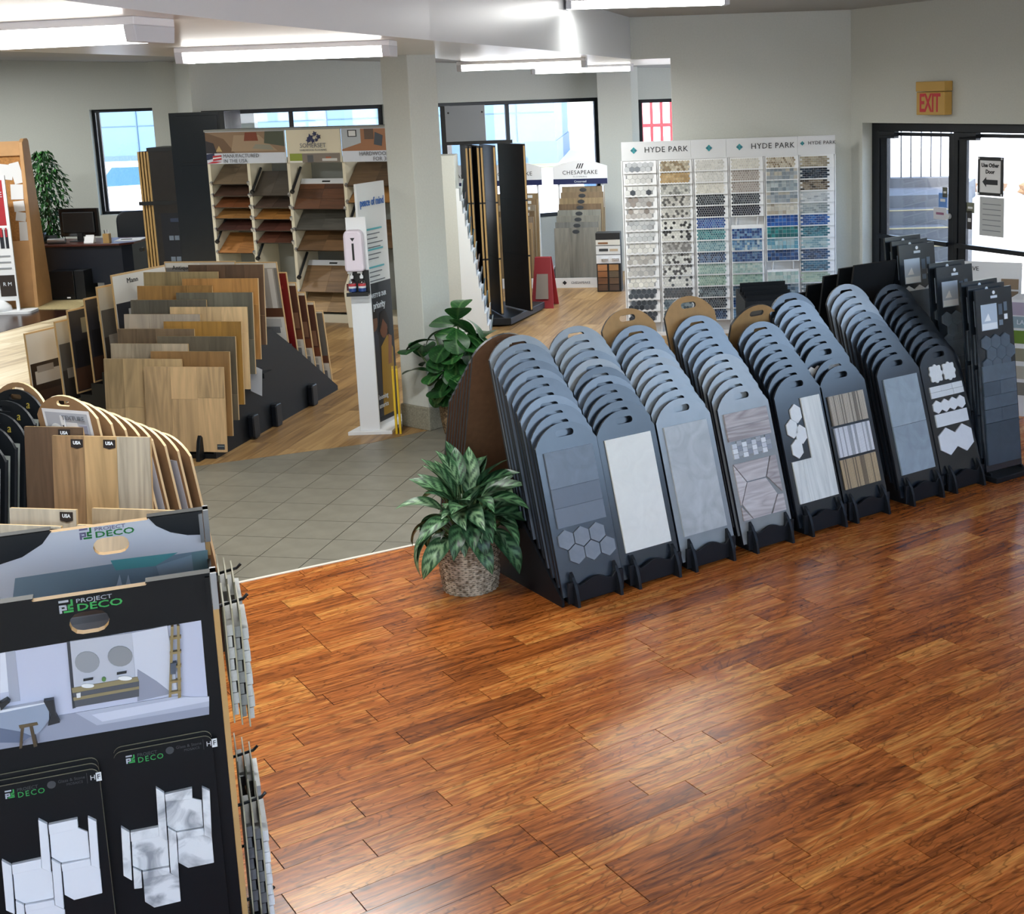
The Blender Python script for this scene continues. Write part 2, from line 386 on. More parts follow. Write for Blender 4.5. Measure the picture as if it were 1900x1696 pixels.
# ------------------------------------------------------------------ walls
def wall(name, P0, ang, length, z1, thick, openings=(), matname='wall_paint', z0=0.0):
    """wall along ang from P0; body lies on the far side; openings (s0, s1, z0, z1) in order"""
    b = MB(); s = 0.0
    for (a, c, lo, hi) in list(openings) + [(length, length, 0, 0)]:
        if a > s: b.box(s, a, 0, thick, z0, z1)
        if c > a:
            if lo > z0: b.box(a, c, 0, thick, z0, lo)
            if hi < z1: b.box(a, c, 0, thick, hi, z1)
        s = c
    o = b.build(name, matname); o.location = (P0[0], P0[1], 0); o.rotation_euler = (0, 0, ang); return struct(o)
wall('wall_back', (.10, 13.94), 0, 2.316, 3.40, .16, [(0, .42, 0, 2.93)])
DA = math.atan2(-.8833, .4688)
wall('wall_right', (2.416, 13.94), DA, 6.5, 3.40, .20, [(.188, 2.62, 0, 2.19)])
WA = math.atan2(2.5, 5.7)
wall('wall_window', (-5.63, 17.25), WA, 6.4, 3.4, .18, [(.08, 2.53, .8, 2.53), (3.10, 5.78, .8, 2.52)])
wall('wall_left', (-13, 21.4), 0, 7.0, 3.6, .2, [(4.34, 5.40, .88, 2.59)])
wall('wall_side', (-.2, 20.4), 0, 3.0, 3.3, .2, [(.44, 1.5, .6, 2.46)])
# walls the camera does not face: shopfront glazing on the right and behind
wall('wall_shopfront', (5.46, 8.20), R(-90), 10.8, 3.40, .2, [(.5, 3.3, 1.6, 3.2), (3.5, 6.5, 1.6, 3.2), (6.7, 10.2, 1.6, 3.2)])
wall('wall_rear', (5.46, -2.6), R(180), 18.5, 3.40, .2, [(.6, 3.4, 1.2, 3.1), (3.7, 6.6, 1.2, 3.1), (6.9, 9.8, 1.2, 3.1)])
wall('wall_far_left', (-13, -2.6), R(90), 24.2, 3.6, .2)
b = MB(); b.box(-.36, .12, 0, .6, 0, 3.25); o = b.build('column', 'wall_paint', loc=(0, 18.9, 0)); struct(o)
b = MB(); b.box(-7.35, -6.95, 20.6, 21.5, 0, 3.6); b.prism([(-6.95, 20.6), (-5.63, 17.25), (-5.55, 17.42), (-6.8, 20.8)], 0, 3.6); struct(b.build('column', 'wall_paint'))
# free-standing pillar with a stone foot
t = thing('pillar', 'white square pillar with a stone foot beside the fiddle leaf plant', 'pillar', (-1.62, 10.02, 0), R(-38)); t['kind'] = 'structure'
b = MB(); b.box(-.30, 0, 0, .30, .185, 2.96); b.build('shaft', 'wall_paint', t, bevel=.006)
b = MB(); b.box(-.315, .015, -.015, .315, 0, .19); b.build('stone_foot', 'stone_base', t, bevel=.01)

# ------------------------------------------------------------------ ceilings and bulkhead
BK = [(-1.62, 2.6), (-1.68, 3.5), (-1.64, 4.2), (-1.59, 4.73), (-1.53, 5.19), (-1.42, 5.82), (-1.28, 6.62), (-1.09, 7.64), (-.83, 8.82), (-.56, 10.1), (-.28, 11.8), (.10, 13.95)]
b = MB()
for p, q in zip(BK, BK[1:]):
    b.add([(p[0], p[1], 2.93), (q[0], q[1], 2.93), (q[0], q[1], 3.40), (p[0], p[1], 3.40)], [(0, 3, 2, 1)])
o = b.build('bulkhead', 'bulkhead_paint', smooth=True); struct(o)
SO = [(-3.6, 2.6), (-3.4, 4.2), (-3.38, 5.4), (-3.33, 7.14), (-3.16, 7.87), (-2.97, 8.75), (-2.2, 9.9), (-1.60, 10.6), (-1.5, 12.1), (-1.25, 14.5), (-1.15, 17.2), (.7, 17.6)]
b = MB()
for p, q, r_, s_ in zip(BK, BK[1:], SO, SO[1:]):
    b.add([(p[0], p[1], 2.93), (q[0], q[1], 2.93), (s_[0], s_[1], 2.93), (r_[0], r_[1], 2.93)], [(0, 1, 2, 3)])
    b.add([(r_[0], r_[1], 2.93), (s_[0], s_[1], 2.93), (s_[0], s_[1], 3.5), (r_[0], r_[1], 3.5)], [(0, 1, 2, 3)])
b.add([(.10, 13.95, 2.93), (.7, 17.6, 2.93), (1.2, 17.0, 2.93), (1.2, 14.08, 2.93)], [(0, 3, 2, 1)])
struct(b.build('soffit', 'ceiling_gloss'))
b = MB()   # outer ceiling rises gently to the left
zc = lambda x: 2.985 + .046 * (-.5 - x)
b.quad((-13.4, 14.1, zc(-13.4)), (-13.4, 22.5, zc(-13.4)), (3.4, 22.5, zc(3.4)), (3.4, 14.1, zc(3.4)))
for p, q in zip(BK, BK[1:-1] + [(.1, 14.1)]):
    b.quad((-13.4, p[1], zc(-13.4)), (-13.4, q[1], zc(-13.4)), (q[0] - .08, q[1], zc(q[0])), (p[0] - .08, p[1], zc(p[0])))
b.box(-13.4, -1.55, 1.5, 3.2, 3.65, 3.7)
b.box(-13.4, 3.6, 22.5, 22.6, 3.3, 4)
struct(b.build('ceiling', 'ceiling_paint'))
b = MB(); b.prism([(-1.75, 2.0)] + [(-1.75, 2.6)] + [(q[0]-.02, q[1]) for q in BK[1:]] + [(2.6, 14.1), (5.8, 8.4), (5.8, -3.0), (-13, -3.0), (-13, 2.0)], 3.36, 3.44); struct(b.build('ceiling', 'ceiling_paint'))

# ------------------------------------------------------------------ door, windows
def bars(parent, lst, name='frame', matname='black_alu'):
    b = MB()
    for a in lst: b.box(*a)
    return b.build(name, matname, parent, bevel=.003)
t = thing('door_1', 'black aluminium double glass door under the exit sign', 'door', (2.416, 13.94, 0), DA); t['kind'] = 'structure'
y0, y1 = .125, .185
bars(t, [(.19, .31, y0, y1, 0, 2.185), (.31, 2.62, y0, y1, 2.10, 2.185), (1.435, 1.50, y0, y1, 0, 2.10), (2.5, 2.62, y0, y1, 0, 2.10)], 'door_frame')
for s0, s1, fl_ in ((.31, 1.435, 0), (1.50, 2.50, 1)):
    k = bars(t, [(s0 + .004, s0 + .11, y0 + .012, y1 - .012, .02, 2.09), (s1 - .075, s1 - .004, y0 + .012, y1 - .012, .02, 2.09), (s0 + .11, s1 - .075, y0 + .012, y1 - .012, 2.055, 2.09), (s0 + .11, s1 - .075, y0 + .012, y1 - .012, .02, .26)], 'door_leaf')
    g = MB(); g.box(s0 + .11, s1 - .075, y0 + .027, y0 + .033, .26, 2.055); g.build('pane', 'window_glass', k)
    bars(k, [(s0 + .03, s1 - .02, y0 - .06, y0 - .03, .985, 1.03)], 'push_bar')
    g = MB(); g.box(s0 + .02, s0 + .30, y0 - .05, y0 + .012, 2.03, 2.10); g.tube([(s0 + .25, y0 - .03, 2.06), (s0 + .38, y0 - .06, 2.065), (s0 + .12, y0 - .09, 2.05)], .011, 6); g.build('door_closer', 'black_alu', k)
g = MB(); g.tube([(1.385, y0 + .01, 1.28), (1.385, y0 - .025, 1.28)], .028, 12); g.build('lock', 'lamp_end', t)
def window(n, P0, ang, s0, s1, z0, z1, mull=(), depth=.10, fw=.055):
    t = thing('window_%d' % n, 'dark framed window', 'window', (P0[0], P0[1], 0), ang); t['kind'] = 'structure'
    l = [(s0, s1, depth, depth + .05, z1 - fw, z1), (s0, s1, depth, depth + .05, z0, z0 + fw), (s0, s0 + fw, depth, depth + .05, z0 + fw, z1 - fw), (s1 - fw, s1, depth, depth + .05, z0 + fw, z1 - fw)]
    for m_ in mull: l.append((m_ - fw / 2, m_ + fw / 2, depth, depth + .05, z0 + fw, z1 - fw))
    bars(t, l, 'window_frame')
    e = [s0 + fw] + [m_ for m_ in mull] + [s1 - fw]
    for a, c in zip(e, e[1:]):
        g = MB(); g.box(a, c, depth + .02, depth + .026, z0 + fw, z1 - fw); g.build('pane', 'window_glass', t)
window(1, (-6.2, 17.0), WA, .70, 3.15, .8, 2.53, (1.90,))
window(2, (-6.2, 17.0), WA, 3.72, 6.40, .8, 2.52, (4.98,))
window(3, (-13, 21.4), 0, 4.34, 5.40, .88, 2.59, (4.43,), fw=.05)
for n_, s0, s1 in ((5, .5, 3.3), (6, 3.5, 6.5), (7, 6.7, 10.2)): window(n_, (5.46, 8.20), R(-90), s0, s1, 1.6, 3.2, ((s0 + s1) / 2,))
for n_, s0, s1 in ((8, .6, 3.4), (9, 3.7, 6.6), (10, 6.9, 9.8)): window(n_, (5.46, -2.6), R(180), s0, s1, 1.2, 3.1, ((s0 + s1) / 2,))
window(4, (-.2, 20.4), 0, .44, 1.5, .6, 2.46)

# ------------------------------------------------------------------ ceiling lamps
def fixture(A, ang, L, label, zt, w=.22, h=.085, power=58):
    t = thing('ceiling_lamp', label, 'lamp', (A[0], A[1], zt), ang, 'fluorescent ceiling lamps')
    b = MB(); b.box(0, L, 0, w, -.03, 0); b.build('housing', 'fixture_white', t, bevel=.004)
    b = MB(); b.prism([(.006, -.031), (.018, -h), (w - .018, -h), (w - .006, -.031)], .045, L - .045, 'x'); b.build('lens', 'tube_glow', t, bevel=.006)
    for x0 in (0, L - .045):
        b = MB(); b.prism([(0, -.03), (.012, -h - .005), (w - .012, -h - .005), (w, -.03)], x0, x0 + .045, 'x'); b.build('end_cap', 'lamp_end', t, bevel=.003)
    ld = bpy.data.lights.new('lamp_light', 'AREA'); ld.shape = 'RECTANGLE'; ld.size = L - .1; ld.size_y = w * .8; ld.energy = power; ld.color = (.97, 1.0, .98)
    lo = bpy.data.objects.new('lamp_light', ld); COL.objects.link(lo); lo.parent = t; lo.location = (L / 2, w / 2, -h - .012)
    return t
fixture((-2.94, 5.0), R(-12), 1.24, 'fluorescent ceiling lamp cut off by the left edge, nearest of the lamps', 2.93, .27)
fixture((-2.50, 7.43), R(-3.6), 1.22, 'fluorescent ceiling lamp just left of the white pillar top', 2.93, .2)
fixture((-1.58, 12.68), R(-4), 1.24, 'front of the two overlapping fluorescent lamps right of the pillar', 2.93, .2)
fixture((-1.1, 16.2), R(8), 1.26, 'rear of the two overlapping fluorescent lamps right of the pillar', 2.93, .2)
fixture((-.43, 10.74), R(6.3), 1.34, 'fluorescent lamp at the top edge on the high ceiling', 3.36, .2, power=18)
for x, y in ((-7.3, 11.6), (-9.0, 15.2), (-10.9, 18.6)):  # unseen lamps added to brighten the left back area
    fixture((x, y), R(-10), 1.24, 'unseen ceiling lamp added to light the desk side, outside the picture on the left, %s' % ('nearest' if y < 12 else 'middle' if y < 16 else 'farthest'), zc(x + .6) - .005, .2, power=120)
# ------------------------------------------------------------------ outside
mat('outside_concrete', '#cfccc4', .9, noise=.05, nscale=2)
mat('blue_siding', '#4c6a85', .6, noise=.03, nscale=1)
mat('blue_siding_low', '#3f5a73', .6)
mat('grass', '#4f6030', .9, noise=.3, nscale=3)
mat('stair_concrete', '#5c5e60', .9, noise=.08, nscale=12)
mat('nosing', '#9a8a5f', .8)
mat('rail_metal', '#55575a', .5, metal=.4)
mat('red_paint', '#a02a30', .5)
mat('car_white', '#e4e8ea', .25); mat('car_blue', '#3f5a80', .25); mat('car_glass', '#3f6478', .1); mat('tyre', '#17181a', .8)
mat('rubble', '#7d6248', .9, noise=.35, nscale=9)
b = MB(); b.box(-500, 500, -300, 900, -.4, -.06); tag(struct(b.build('ground', 'outside_concrete')))
t = thing('building', 'light blue neighbouring building seen through the windows', 'building', (0, 0, 0))
xr = at(1030, 250, Y=50).x
b = MB(); b.box(-55, xr, 50, 62, .8, 12)
b.build('siding', 'blue_siding', t)
b = MB(); b.box(-55, xr + .05, 49.95, 62, -.06, .8); b.build('base_course', 'blue_siding_low', t)
for i in range(14):
    b = MB(); x = xr - 1.5 - i * 3.6; b.box(x, x + .05, 49.96, 50, .8, 12); b.build('siding_seam', 'blue_siding_low', t)
for i in range(9):
    b = MB(); z = 1.9 + i * 1.1; b.box(-55, xr, 49.975, 50, z, z + .03); b.build('siding_course', 'blue_siding_low', t)
b = MB(); b.box(-50, 6, 47.5, 49.9, -.2, -.03); tag(b.build('grass_strip', 'grass'), 'strip of grass at the foot of the blue building', 'grass', kind='stuff')
def car(name, label, P, rz, paint):
    t = thing(name, label, 'car', P, rz, None)
    b = MB(); b.prism([(-2.1, .3), (2.1, .3), (2.15, .75), (1.3, .9), (-1.2, .95), (-2.15, .85)], -.85, .85, 'y'); b.build('body', paint, t, bevel=.08)
    b = MB(); b.prism([(-1.5, .9), (1.35, .9), (.55, 1.42), (-.95, 1.45)], -.74, .74, 'y'); b.build('roof', paint, t, bevel=.06)
    for y0, y1 in ((-.76, -.745), (.745, .76)):
        b = MB(); b.prism([(-1.2, .96), (1.05, .96), (.5, 1.34), (-.85, 1.37)], y0, y1, 'y'); b.build('window', 'car_glass', t)
    b = MB(); b.add([(1.28, -.66, .96), (1.28, .66, .96), (.66, .62, 1.38), (.66, -.62, 1.38)], [(0, 1, 2, 3)]); b.build('windscreen', 'car_glass', t)
    for x in (-1.3, 1.3):
        for y in (-.8, .8):
            b = MB(); b.tube([(x, y - .1, .32), (x, y + .1, .32)], .33, 16); b.build('wheel', 'tyre', t)
    return t
car('parked_car', 'white parked car outside the window behind the desk', (-10.9, 30, -.06), R(25), 'car_white')
car('parked_car', 'blue parked car behind the red fence outside the narrow window', (1.3, 29.5, -.06), R(170), 'car_blue')
car('parked_car', 'pale car parked far beyond the right hand glass door', (11.2, 33, 1.3), R(150), 'car_blue')
t = thing('fence', 'red bar fence outside the narrow window', 'fence', (0, 26.5, 0))
x = at(1187, 200, Y=26.5).x
for i in range(11):
    b = MB(); b.box(x + i * .2, x + i * .2 + .06, 0, .04, 1.5, 2.75); b.build('bar', 'red_paint', t)
b = MB(); b.box(x - .2, x + 2.4, -.01, .05, 1.86, 1.93); b.build('rail', 'red_paint', t)
b = MB(); b.box(x - .2, x + 2.4, 0, .3, -.05, 1.5); b.build('plinth', 'outside_concrete', t)
# steps outside the door
t = thing('outdoor_steps', 'grey concrete steps with yellow nosings outside the glass door', 'steps', (0, 0, 0))
xe = lambda Y: .248 * Y
for i, (Y, z) in enumerate(((16.2, 1.205), (15.75, 1.055), (15.3, .885), (14.85, .725), (14.45, .56), (14.1, .40), (13.9, .22))):
    x0 = 2.95 if i < 5 else 3.3
    b = MB(); b.prism([(x0, Y), (xe(Y), Y - .05), (xe(Y) + .02, Y + .5), (x0, Y + .5)] if i else [(x0, Y), (xe(Y), Y - .08), (5.0, 18.6), (x0, 18.6)], -.05, z); k = b.build('step', 'stair_concrete', t)
    if i:
        b = MB(); b.prism([(x0, Y - .005), (xe(Y), Y - .055), (xe(Y), Y + .06), (x0, Y + .1)], z, z + .006); b.build('nosing', 'nosing', k)
b = MB(); b.prism([(2.9, 17.6), (4.45, 17.2), (4.5, 17.45), (2.9, 17.85)], 1.2, 1.33); b.build('parapet', 'stair_concrete', t)
t = thing('railing', 'thin metal railing on the landing outside the glass door', 'railing', (0, 0, 0))
for q in (1651, 1672, 1690, 1709, 1727, 1745, 1764):
    P = at(q, 346, Y=17.45); b = MB(); b.tube([(P.x, P.y, 1.3), (P.x, P.y, 2.5)], .011, 6); b.build('bar', 'rail_metal', t)
b = MB(); b.tube([(2.9, 17.6, 2.42), (4.6, 17.3, 2.42)], .018, 6); b.build('handrail', 'rail_metal', t)
rr = random.Random(3)
def rock(x, y, z, s, label):
    bm = bmesh.new(); bmesh.ops.create_icosphere(bm, subdivisions=2, radius=s)
    for v in bm.verts: v.co = Vector((v.co.x * 1.4, v.co.y, v.co.z * .7)) * (1 + rr.uniform(-.22, .22))
    me = bpy.data.meshes.new('rock'); bm.to_mesh(me); bm.free(); me.materials.append(MATS['rubble'])
    o = bpy.data.objects.new('rock', me); COL.objects.link(o); o.location = (x, y, z); tag(o, label, 'rock', 'rocks outside')
b = MB(); b.prism([(4.4, 18.4), (14, 16.0), (16, 24), (4.4, 26)], -.06, .95); tag(struct(b.build('ground', 'outside_concrete')))
RL = ['leftmost', 'second', 'third', 'fourth', 'fifth', 'sixth', 'seventh', 'eighth']
for i in range(8): rock(4.9 + i * .42, 18.9 - i * .22 + rr.uniform(-.1, .3), 1.05, rr.uniform(.09, .2), 'brown rock on the bright bank outside, %s from the door mullion' % RL[i])
# ------------------------------------------------------------------ big rack of tile sample boards
RA = R(34.98); RO = (-.326, 6.302); RU = (math.cos(RA), math.sin(RA)); RV = (-math.sin(RA), math.cos(RA))
def rk(u, v, z=0.0): return Vector((RO[0] + RU[0]*u + RV[0]*v, RO[1] + RU[1]*u + RV[1]*v, z))
mat('stand_black', '#0e1217', .5, spec=.35); mat('mdf_edge', '#7d5f3c', .7)
mat('kraft', '#a98558', .7, noise=.08, nscale=25); mat('brown_mdf', '#6b4c35', .6, noise=.12, nscale=30)
for k, c in dict(g0='#454d58', g1='#2a323c', g2='#868c91', g3='#656f7b', g4='#1d242c', g5='#171d24', g6='#97a0aa', g7='#14191f', g8='#87898a').items(): mat('board_' + k, c, .24, spec=.9, noise=.05, nscale=12)
vmat('tile_vcol', .38, noise=.05, nscale=9); vmat('tile_gloss', .15, noise=.05, nscale=30); vmat('print', .4)
vmat('stone_marbled', .3, noise=.2, nscale=6)
wood('grey_wood_tile', ('#8d8280', '#b3aaa8', '#cbc5c3'), 0, (2, 22, 22), .4, var=.3, fig=.8)
wood('white_wood_tile', ('#a8aaa6', '#cfd1cc', '#e2e3de'), 0, (2, 22, 22), .4, var=.2, fig=.6, axis='z')
BH, BW = .888, .19
def arch(hw, h0, h1, n=12):
    r_ = (hw*hw + (h1-h0)**2) / (2*(h1-h0)); cz = h1 - r_; a0 = math.asin(min(1, hw / r_)); a0 = a0 if h1 - h0 <= r_ else PI - a0
    return [(-hw, 0), (hw, 0)] + [(r_ * math.sin(a0 - 2*a0*i/n), cz + r_ * math.cos(a0 - 2*a0*i/n)) for i in range(n + 1)]
def arch_mesh(name, m_, hw=BW, h0=.775, h1=BH, t=.016, hz=.832, hw_=.112, hh=.036, hole=True):
    b = MB(); b.prism(arch(hw, h0, h1), -t/2, t/2, 'y', holes=[stadium(hw_, hh, 0, hz)] if hole else ())
    for i_, f in enumerate(b.f): b.m[i_] = 0 if len({round(b.v[k][1], 5) for k in f}) == 1 else 1
    return b.mesh(name, [m_, 'board_edge'])
mat('board_edge', '#15191f', .5); mat('edge_tan', '#c9a878', .6)
AM = {k: arch_mesh('backing', 'board_' + k) for k in ('g0','g1','g2','g3','g4','g5','g6','g7','g8')}
AM['kraft'] = arch_mesh('backing', 'kraft'); AM['brown'] = arch_mesh('backing', 'brown_mdf')
def tile_mesh(w, h, col, m_='tile_vcol', t=.010):
    b = MB(); b.box(-w/2, w/2, -t, 0, -h/2, h/2, col); return b.mesh('tile', m_)
TM = {}
def tilem(w, h, col, m_='tile_vcol'):
    k = (w, h, col, m_)
    if k not in TM: TM[k] = tile_mesh(w, h, col, m_)
    return TM[k]
FY = -.0085   # face of the board
def tiles_rect(t, rects, m_='tile_vcol'):
    for x, z, w, h, c in rects: link('tile', tilem(round(w, 3), round(h, 3), c, m_), t, (x, FY, z))
def tile_poly(t, poly, col, m_='tile_vcol', th=.009, name='tile'):
    cx = sum(q[0] for q in poly) / len(poly); cz = sum(q[1] for q in poly) / len(poly)
    b = MB(); b.prism([(q[0]-cx, q[1]-cz) for q in poly], -th, 0, 'y', col); return b.build(name, m_, t, loc=(cx, FY, cz))
HXM = {}
def hexes(t, pts, r, col, m_='tile_vcol', a0=0.0, sx=1.0):
    k = (r, col, m_, a0, sx)
    if k not in HXM:
        b = MB(); b.prism([(x * sx, z) for x, z in ngon(6, r, a0=a0)], -.009, 0, 'y', col); HXM[k] = b.mesh('hex_tile', m_)
    for x, z in pts: link('hex_tile', HXM[k], t, (x, FY, z))
LEAN = R(15.7)
def board(u, v, z, key, label, group, lean=LEAN, yaw=RA, name='sample_board'):
    P = rk(u, v, z); t = thing(name, label, 'sample board', P, (-lean, 0, yaw), group)
    link('backing', AM[key], t); return t
COLU = [.011, .398, .781, 1.222, 1.649, 2.014, 2.504, 2.896]
ORD = ['front', 'second', 'third', 'fourth', 'fifth', 'sixth', 'seventh', 'eighth', 'ninth', 'tenth', 'eleventh']
CN = ['first column from the potted plant', 'second column from the potted plant', 'third column from the potted plant', 'fourth column from the potted plant',
      'fifth column from the potted plant', 'third column from the tall slate boards', 'second column from the tall slate boards', 'column next to the tall slate boards']
SLOTS = [range(11), range(11), range(10), range(10), range(8), [0,1,3,4,5,6,7,8,9,10], range(11), range(10)]
KEYS = [['g1','g0','g0','g3','g0','g0','g3','g0','g3','g3','g2'], ['g4','g4','g1','g1','g3','g1','g8','g3','g2','g2','g2'],
        ['g2','g2','g2','g2','g2','g8','g2','g3','g3','g3'], ['g8','g8','g8','g8','g8','g3','g3','g3','g3','g3'],
        ['g5','g5','g4','g4','g1','g0','g0','g0'], ['g5','g5','g4','g4','g1','g0','g3','g3','g3','g4','g1'],
        ['g5','g5','g4','g4','g1','g0','g3','g6','g6','g6','g6'], ['g7']*10]  # row greys hold some window sheen in their colour, mostly paler towards the back
TONES = {'grey': ['#8d9091', '#a3a39f', '#777a7c', '#c9c6be'], 'cream': ['#d8d3c5', '#c6bda8', '#b7ab94', '#dedbd2'], 'dark': ['#3f444b', '#565b61', '#6d6f70', '#4b443f'], 'white': ['#e0e0dc', '#d3d4d3', '#c5c8ca', '#e6e5df']}
CT = ['dark', 'cream', 'cream', 'cream', 'dark', 'white', 'white', 'grey']
TN = {'dark': 'dark', 'cream': 'cream', 'grey': 'grey', 'white': 'white'}
GN = dict(g0='grey', g1='slate grey', g2='light grey', g3='pale grey', g4='charcoal', g5='dark charcoal', g6='silver', g7='black', g8='warm grey')
mir = random.Random(11)
GR = 'arched tile sample boards in the floor rack'
FRONT = {}
for c, u0 in enumerate(COLU):
    for n, s in enumerate(SLOTS[c]):
        key = KEYS[c][min(n, len(KEYS[c]) - 1)]
        if n == 0: lab = 'FRONT'
        else: lab = '%s arched board with %s tile, %s in %s' % (GN[key], TN[CT[c]], ORD[n] + ' back', CN[c].replace('from the potted plant', 'from plant').replace('from the tall slate boards', 'from slate boards').replace('next to the tall slate boards', 'beside slate boards'))
        t = board(u0 + .14 + mir.uniform(-.006, .006), .068 + s*.0446, .048 + s*.0405, key, lab, GR)
        if n == 0: FRONT[c] = t; continue
        col = mir.choice(TONES[CT[c]])
        if c == 5 and n > 1:
            hexes(t, [(-.145 + .058*i, .725) for i in range(6)], .034, '#dfe0e0', a0=PI/2)
            tiles_rect(t, [(0, .42, .30, .52, col)])
        elif mir.random() < .45: tiles_rect(t, [(0, .59, .305, .305, col), (0, .283, .305, .303, mir.choice(TONES[CT[c]]))])
        elif mir.random() < .4: tiles_rect(t, [(-.077, .44, .151, .60, col), (.077, .44, .151, .60, col)])
        else: tiles_rect(t, [(0, .44, .305, .61, col)])
L = ['slate grey arched board with mottled tile and six hexagons, front of column nearest the plant',
     'black arched board with one plain white tile, front row', 'light grey arched board with one marbled grey tile, front row',
     'grey arched board with wood look planks and basketweave strip, front row', 'black arched board with white planks and elongated hexagons, front row',
     'black arched board with three ribbed panels, front row', 'charcoal arched board with two blue grey tiles, front row',
     'black arched board with arabesque, subway and hexagon pieces, front row']
for c in range(8): FRONT[c]['label'] = L[c]
t = FRONT[0]
tiles_rect(t, [(0, .65, .30, .19, '#6a737e')], 'stone_marbled'); tiles_rect(t, [(0, .502, .30, .100, '#646c77'), (0, .400, .30, .100, '#6a727d')])
hexes(t, [(-.115, .285), (-.018, .285), (.079, .285), (-.066, .201), (.031, .201), (.128, .201)], .0525, '#7c838c', 'stone_marbled', a0=PI/6)
tiles_rect(FRONT[1], [(0, .44, .30, .61, '#e4e4dc')]); tiles_rect(FRONT[2], [(0, .44, .30, .61, '#b3b7b8')], 'stone_marbled')
t = FRONT[3]
b = MB(); b.box(-.16, .16, -.01, 0, -.0395, .0395); me = b.mesh('plank_tile', 'grey_wood_tile')
for z in (.705, .624): link('plank_tile', me, t, (0, FY, z))
for i in range(8):
    for j in range(3):
        hz = (i + j) % 2; cc = ('#c9ccd2', '#8e939c', '#dfe1e4', '#a3a6ab')[(i*3 + j*2) % 4]
        w, h = (.034, .027); link('mosaic_piece', tilem(w, h, cc, 'tile_gloss'), t, (-.126 + i*.036, FY, .496 + j*.0295 + (.012 if i % 2 else 0)))
for poly, tone in (([(-.16,.455),(-.02,.455),(.11,.455),(.055,.345),(-.085,.345)], 0), ([(-.16,.445),(-.09,.34),(-.16,.22)], 1), ([(.12,.455),(.16,.455),(.16,.24),(.065,.345)], 2),
                   ([(-.085,.338),(.055,.338),(.115,.235),(.04,.13),(-.09,.13),(-.15,.225)], 1), ([(-.16,.21),(-.095,.13),(-.16,.13)], 0), ([(.12,.228),(.16,.225),(.16,.13),(.055,.13)], 2)):
    tile_poly(t, poly, '#ffffff', 'grey_wood_tile')
t = FRONT[4]
b = MB(); b.box(-.0755, .0755, -.01, 0, -.305, .305); link('plank_tile', b.mesh('plank_tile', 'white_wood_tile'), t, (.078, FY, .44))
b = MB(); b.box(-.0385, .0385, -.01, 0, -.125, .125); me = b.mesh('plank_tile', 'white_wood_tile')
for x in (-.116, -.037): link('plank_tile', me, t, (x, FY, .26))
hexes(t, [(-.055, .66), (-.105, .578), (-.045, .535), (-.095, .455)], .058, '#dcdedd', a0=PI/2, sx=.8)
t = FRONT[5]
for z, c1, c2, nm in ((.625, '#7d7364', '#b5aa98', 0), (.43, '#a7a9ad', '#dcdde0', 1), (.235, '#7a6a55', '#b59f7d', 2)):
    b = MB()
    for i in range(30):
        x = -.15 + i * .01; cc = mir.choice((c1, c2, c2)); b.box(x, x + .0075, -.011 - .002 * mir.random(), 0, -.09, .09, cc)
    b.box(-.15, .15, -.006, 0, -.09, .09, c1); b.build('ribbed_panel', 'tile_vcol', t, loc=(0, FY, z))
tiles_rect(FRONT[6], [(0, .593, .30, .303, '#96a3ac'), (0, .288, .30, .303, '#909da7')], 'stone_marbled')
t = FRONT[7]
for x in (-.065, .06):   # arabesque pieces
    pts = []
    for i in range(48):
        a = 2*PI*i/48; r_ = .056 / (abs(math.cos(a))**3 + abs(math.sin(a))**3) ** (1/3) * (1 + .10 * math.cos(8*a)); pts.append((x + r_ * math.cos(a), .712 + r_ * math.sin(a)))
    tile_poly(t, pts, '#dfe2e2', 'tile_gloss')
tiles_rect(t, [(-.1, .614, .098, .036, '#d7dadb'), (.003, .614, .104, .036, '#d2d6d8'), (.107, .614, .098, .036, '#dadddd'), (-.045, .576, .206, .036, '#d4d7d8'), (.11, .576, .096, .036, '#d9dbdb')])
hexes(t, [(-.112 + .075*i, .50) for i in range(4)], .043, '#dcdfe0', a0=PI/2, sx=1.0)
tiles_rect(t, [(0, .412, .30, .082, '#d5d8da')]); hexes(t, [(-.078, .27), (.078, .27)], .09, '#d6d9dc', a0=PI/2)
# stands: stepped sides and a scalloped cradle with two fins
def stand(u0, i, label):
    t = thing('board_stand', label, 'display stand', rk(u0, 0), RA, 'black board stands of the floor rack')
    for x in (.02, .245):
        b = MB(); b.prism([(.10, 0), (.86, 0), (.86, .42), (.58, .47), (.10, .03)], x, x + .018, 'x'); b.build('side_panel', 'stand_black', t)
    b = MB(); b.box(.0, .285, .84, .86, 0, .42); b.build('back_panel', 'stand_black', t)
    for k in range(0, 11):
        b = MB(); b.box(.0, .285, .07 + k*.0446, .07 + (k+1)*.0446, .0, .032 + k*.0405); b.build('step', 'stand_black', t)
    top = [(-.03, .128), (-.005, .128), (.02, .125), (.04, .10), (.06, .104)] + [(.07 + .145*j/8, .106 + .024 * math.sin(PI*j/8)) for j in range(9)] + [(.225, .104), (.245, .10), (.265, .125), (.29, .128), (.315, .128)]
    b = MB(); b.prism([(-.03, .015), (.315, .015)] + top[::-1], .040, .056, 'y'); b.build('cradle_panel', 'stand_black', t, bevel=.002)
    for x in (0, .268):
        pr = [(.075, 0), (0, 0), (.004, .03), (.013, .07), (.03, .115), (.052, .150), (.075, .172)]
        b = MB(); b.prism(pr, x, x + .017, 'x'); b.build('fin', 'stand_black', t)
    return t
for i, u0 in enumerate(COLU):
  S_ = stand(u0, i, 'black stepped stand with scalloped cradle, ' + CN[i])
  if i == 0: STAND0 = S_
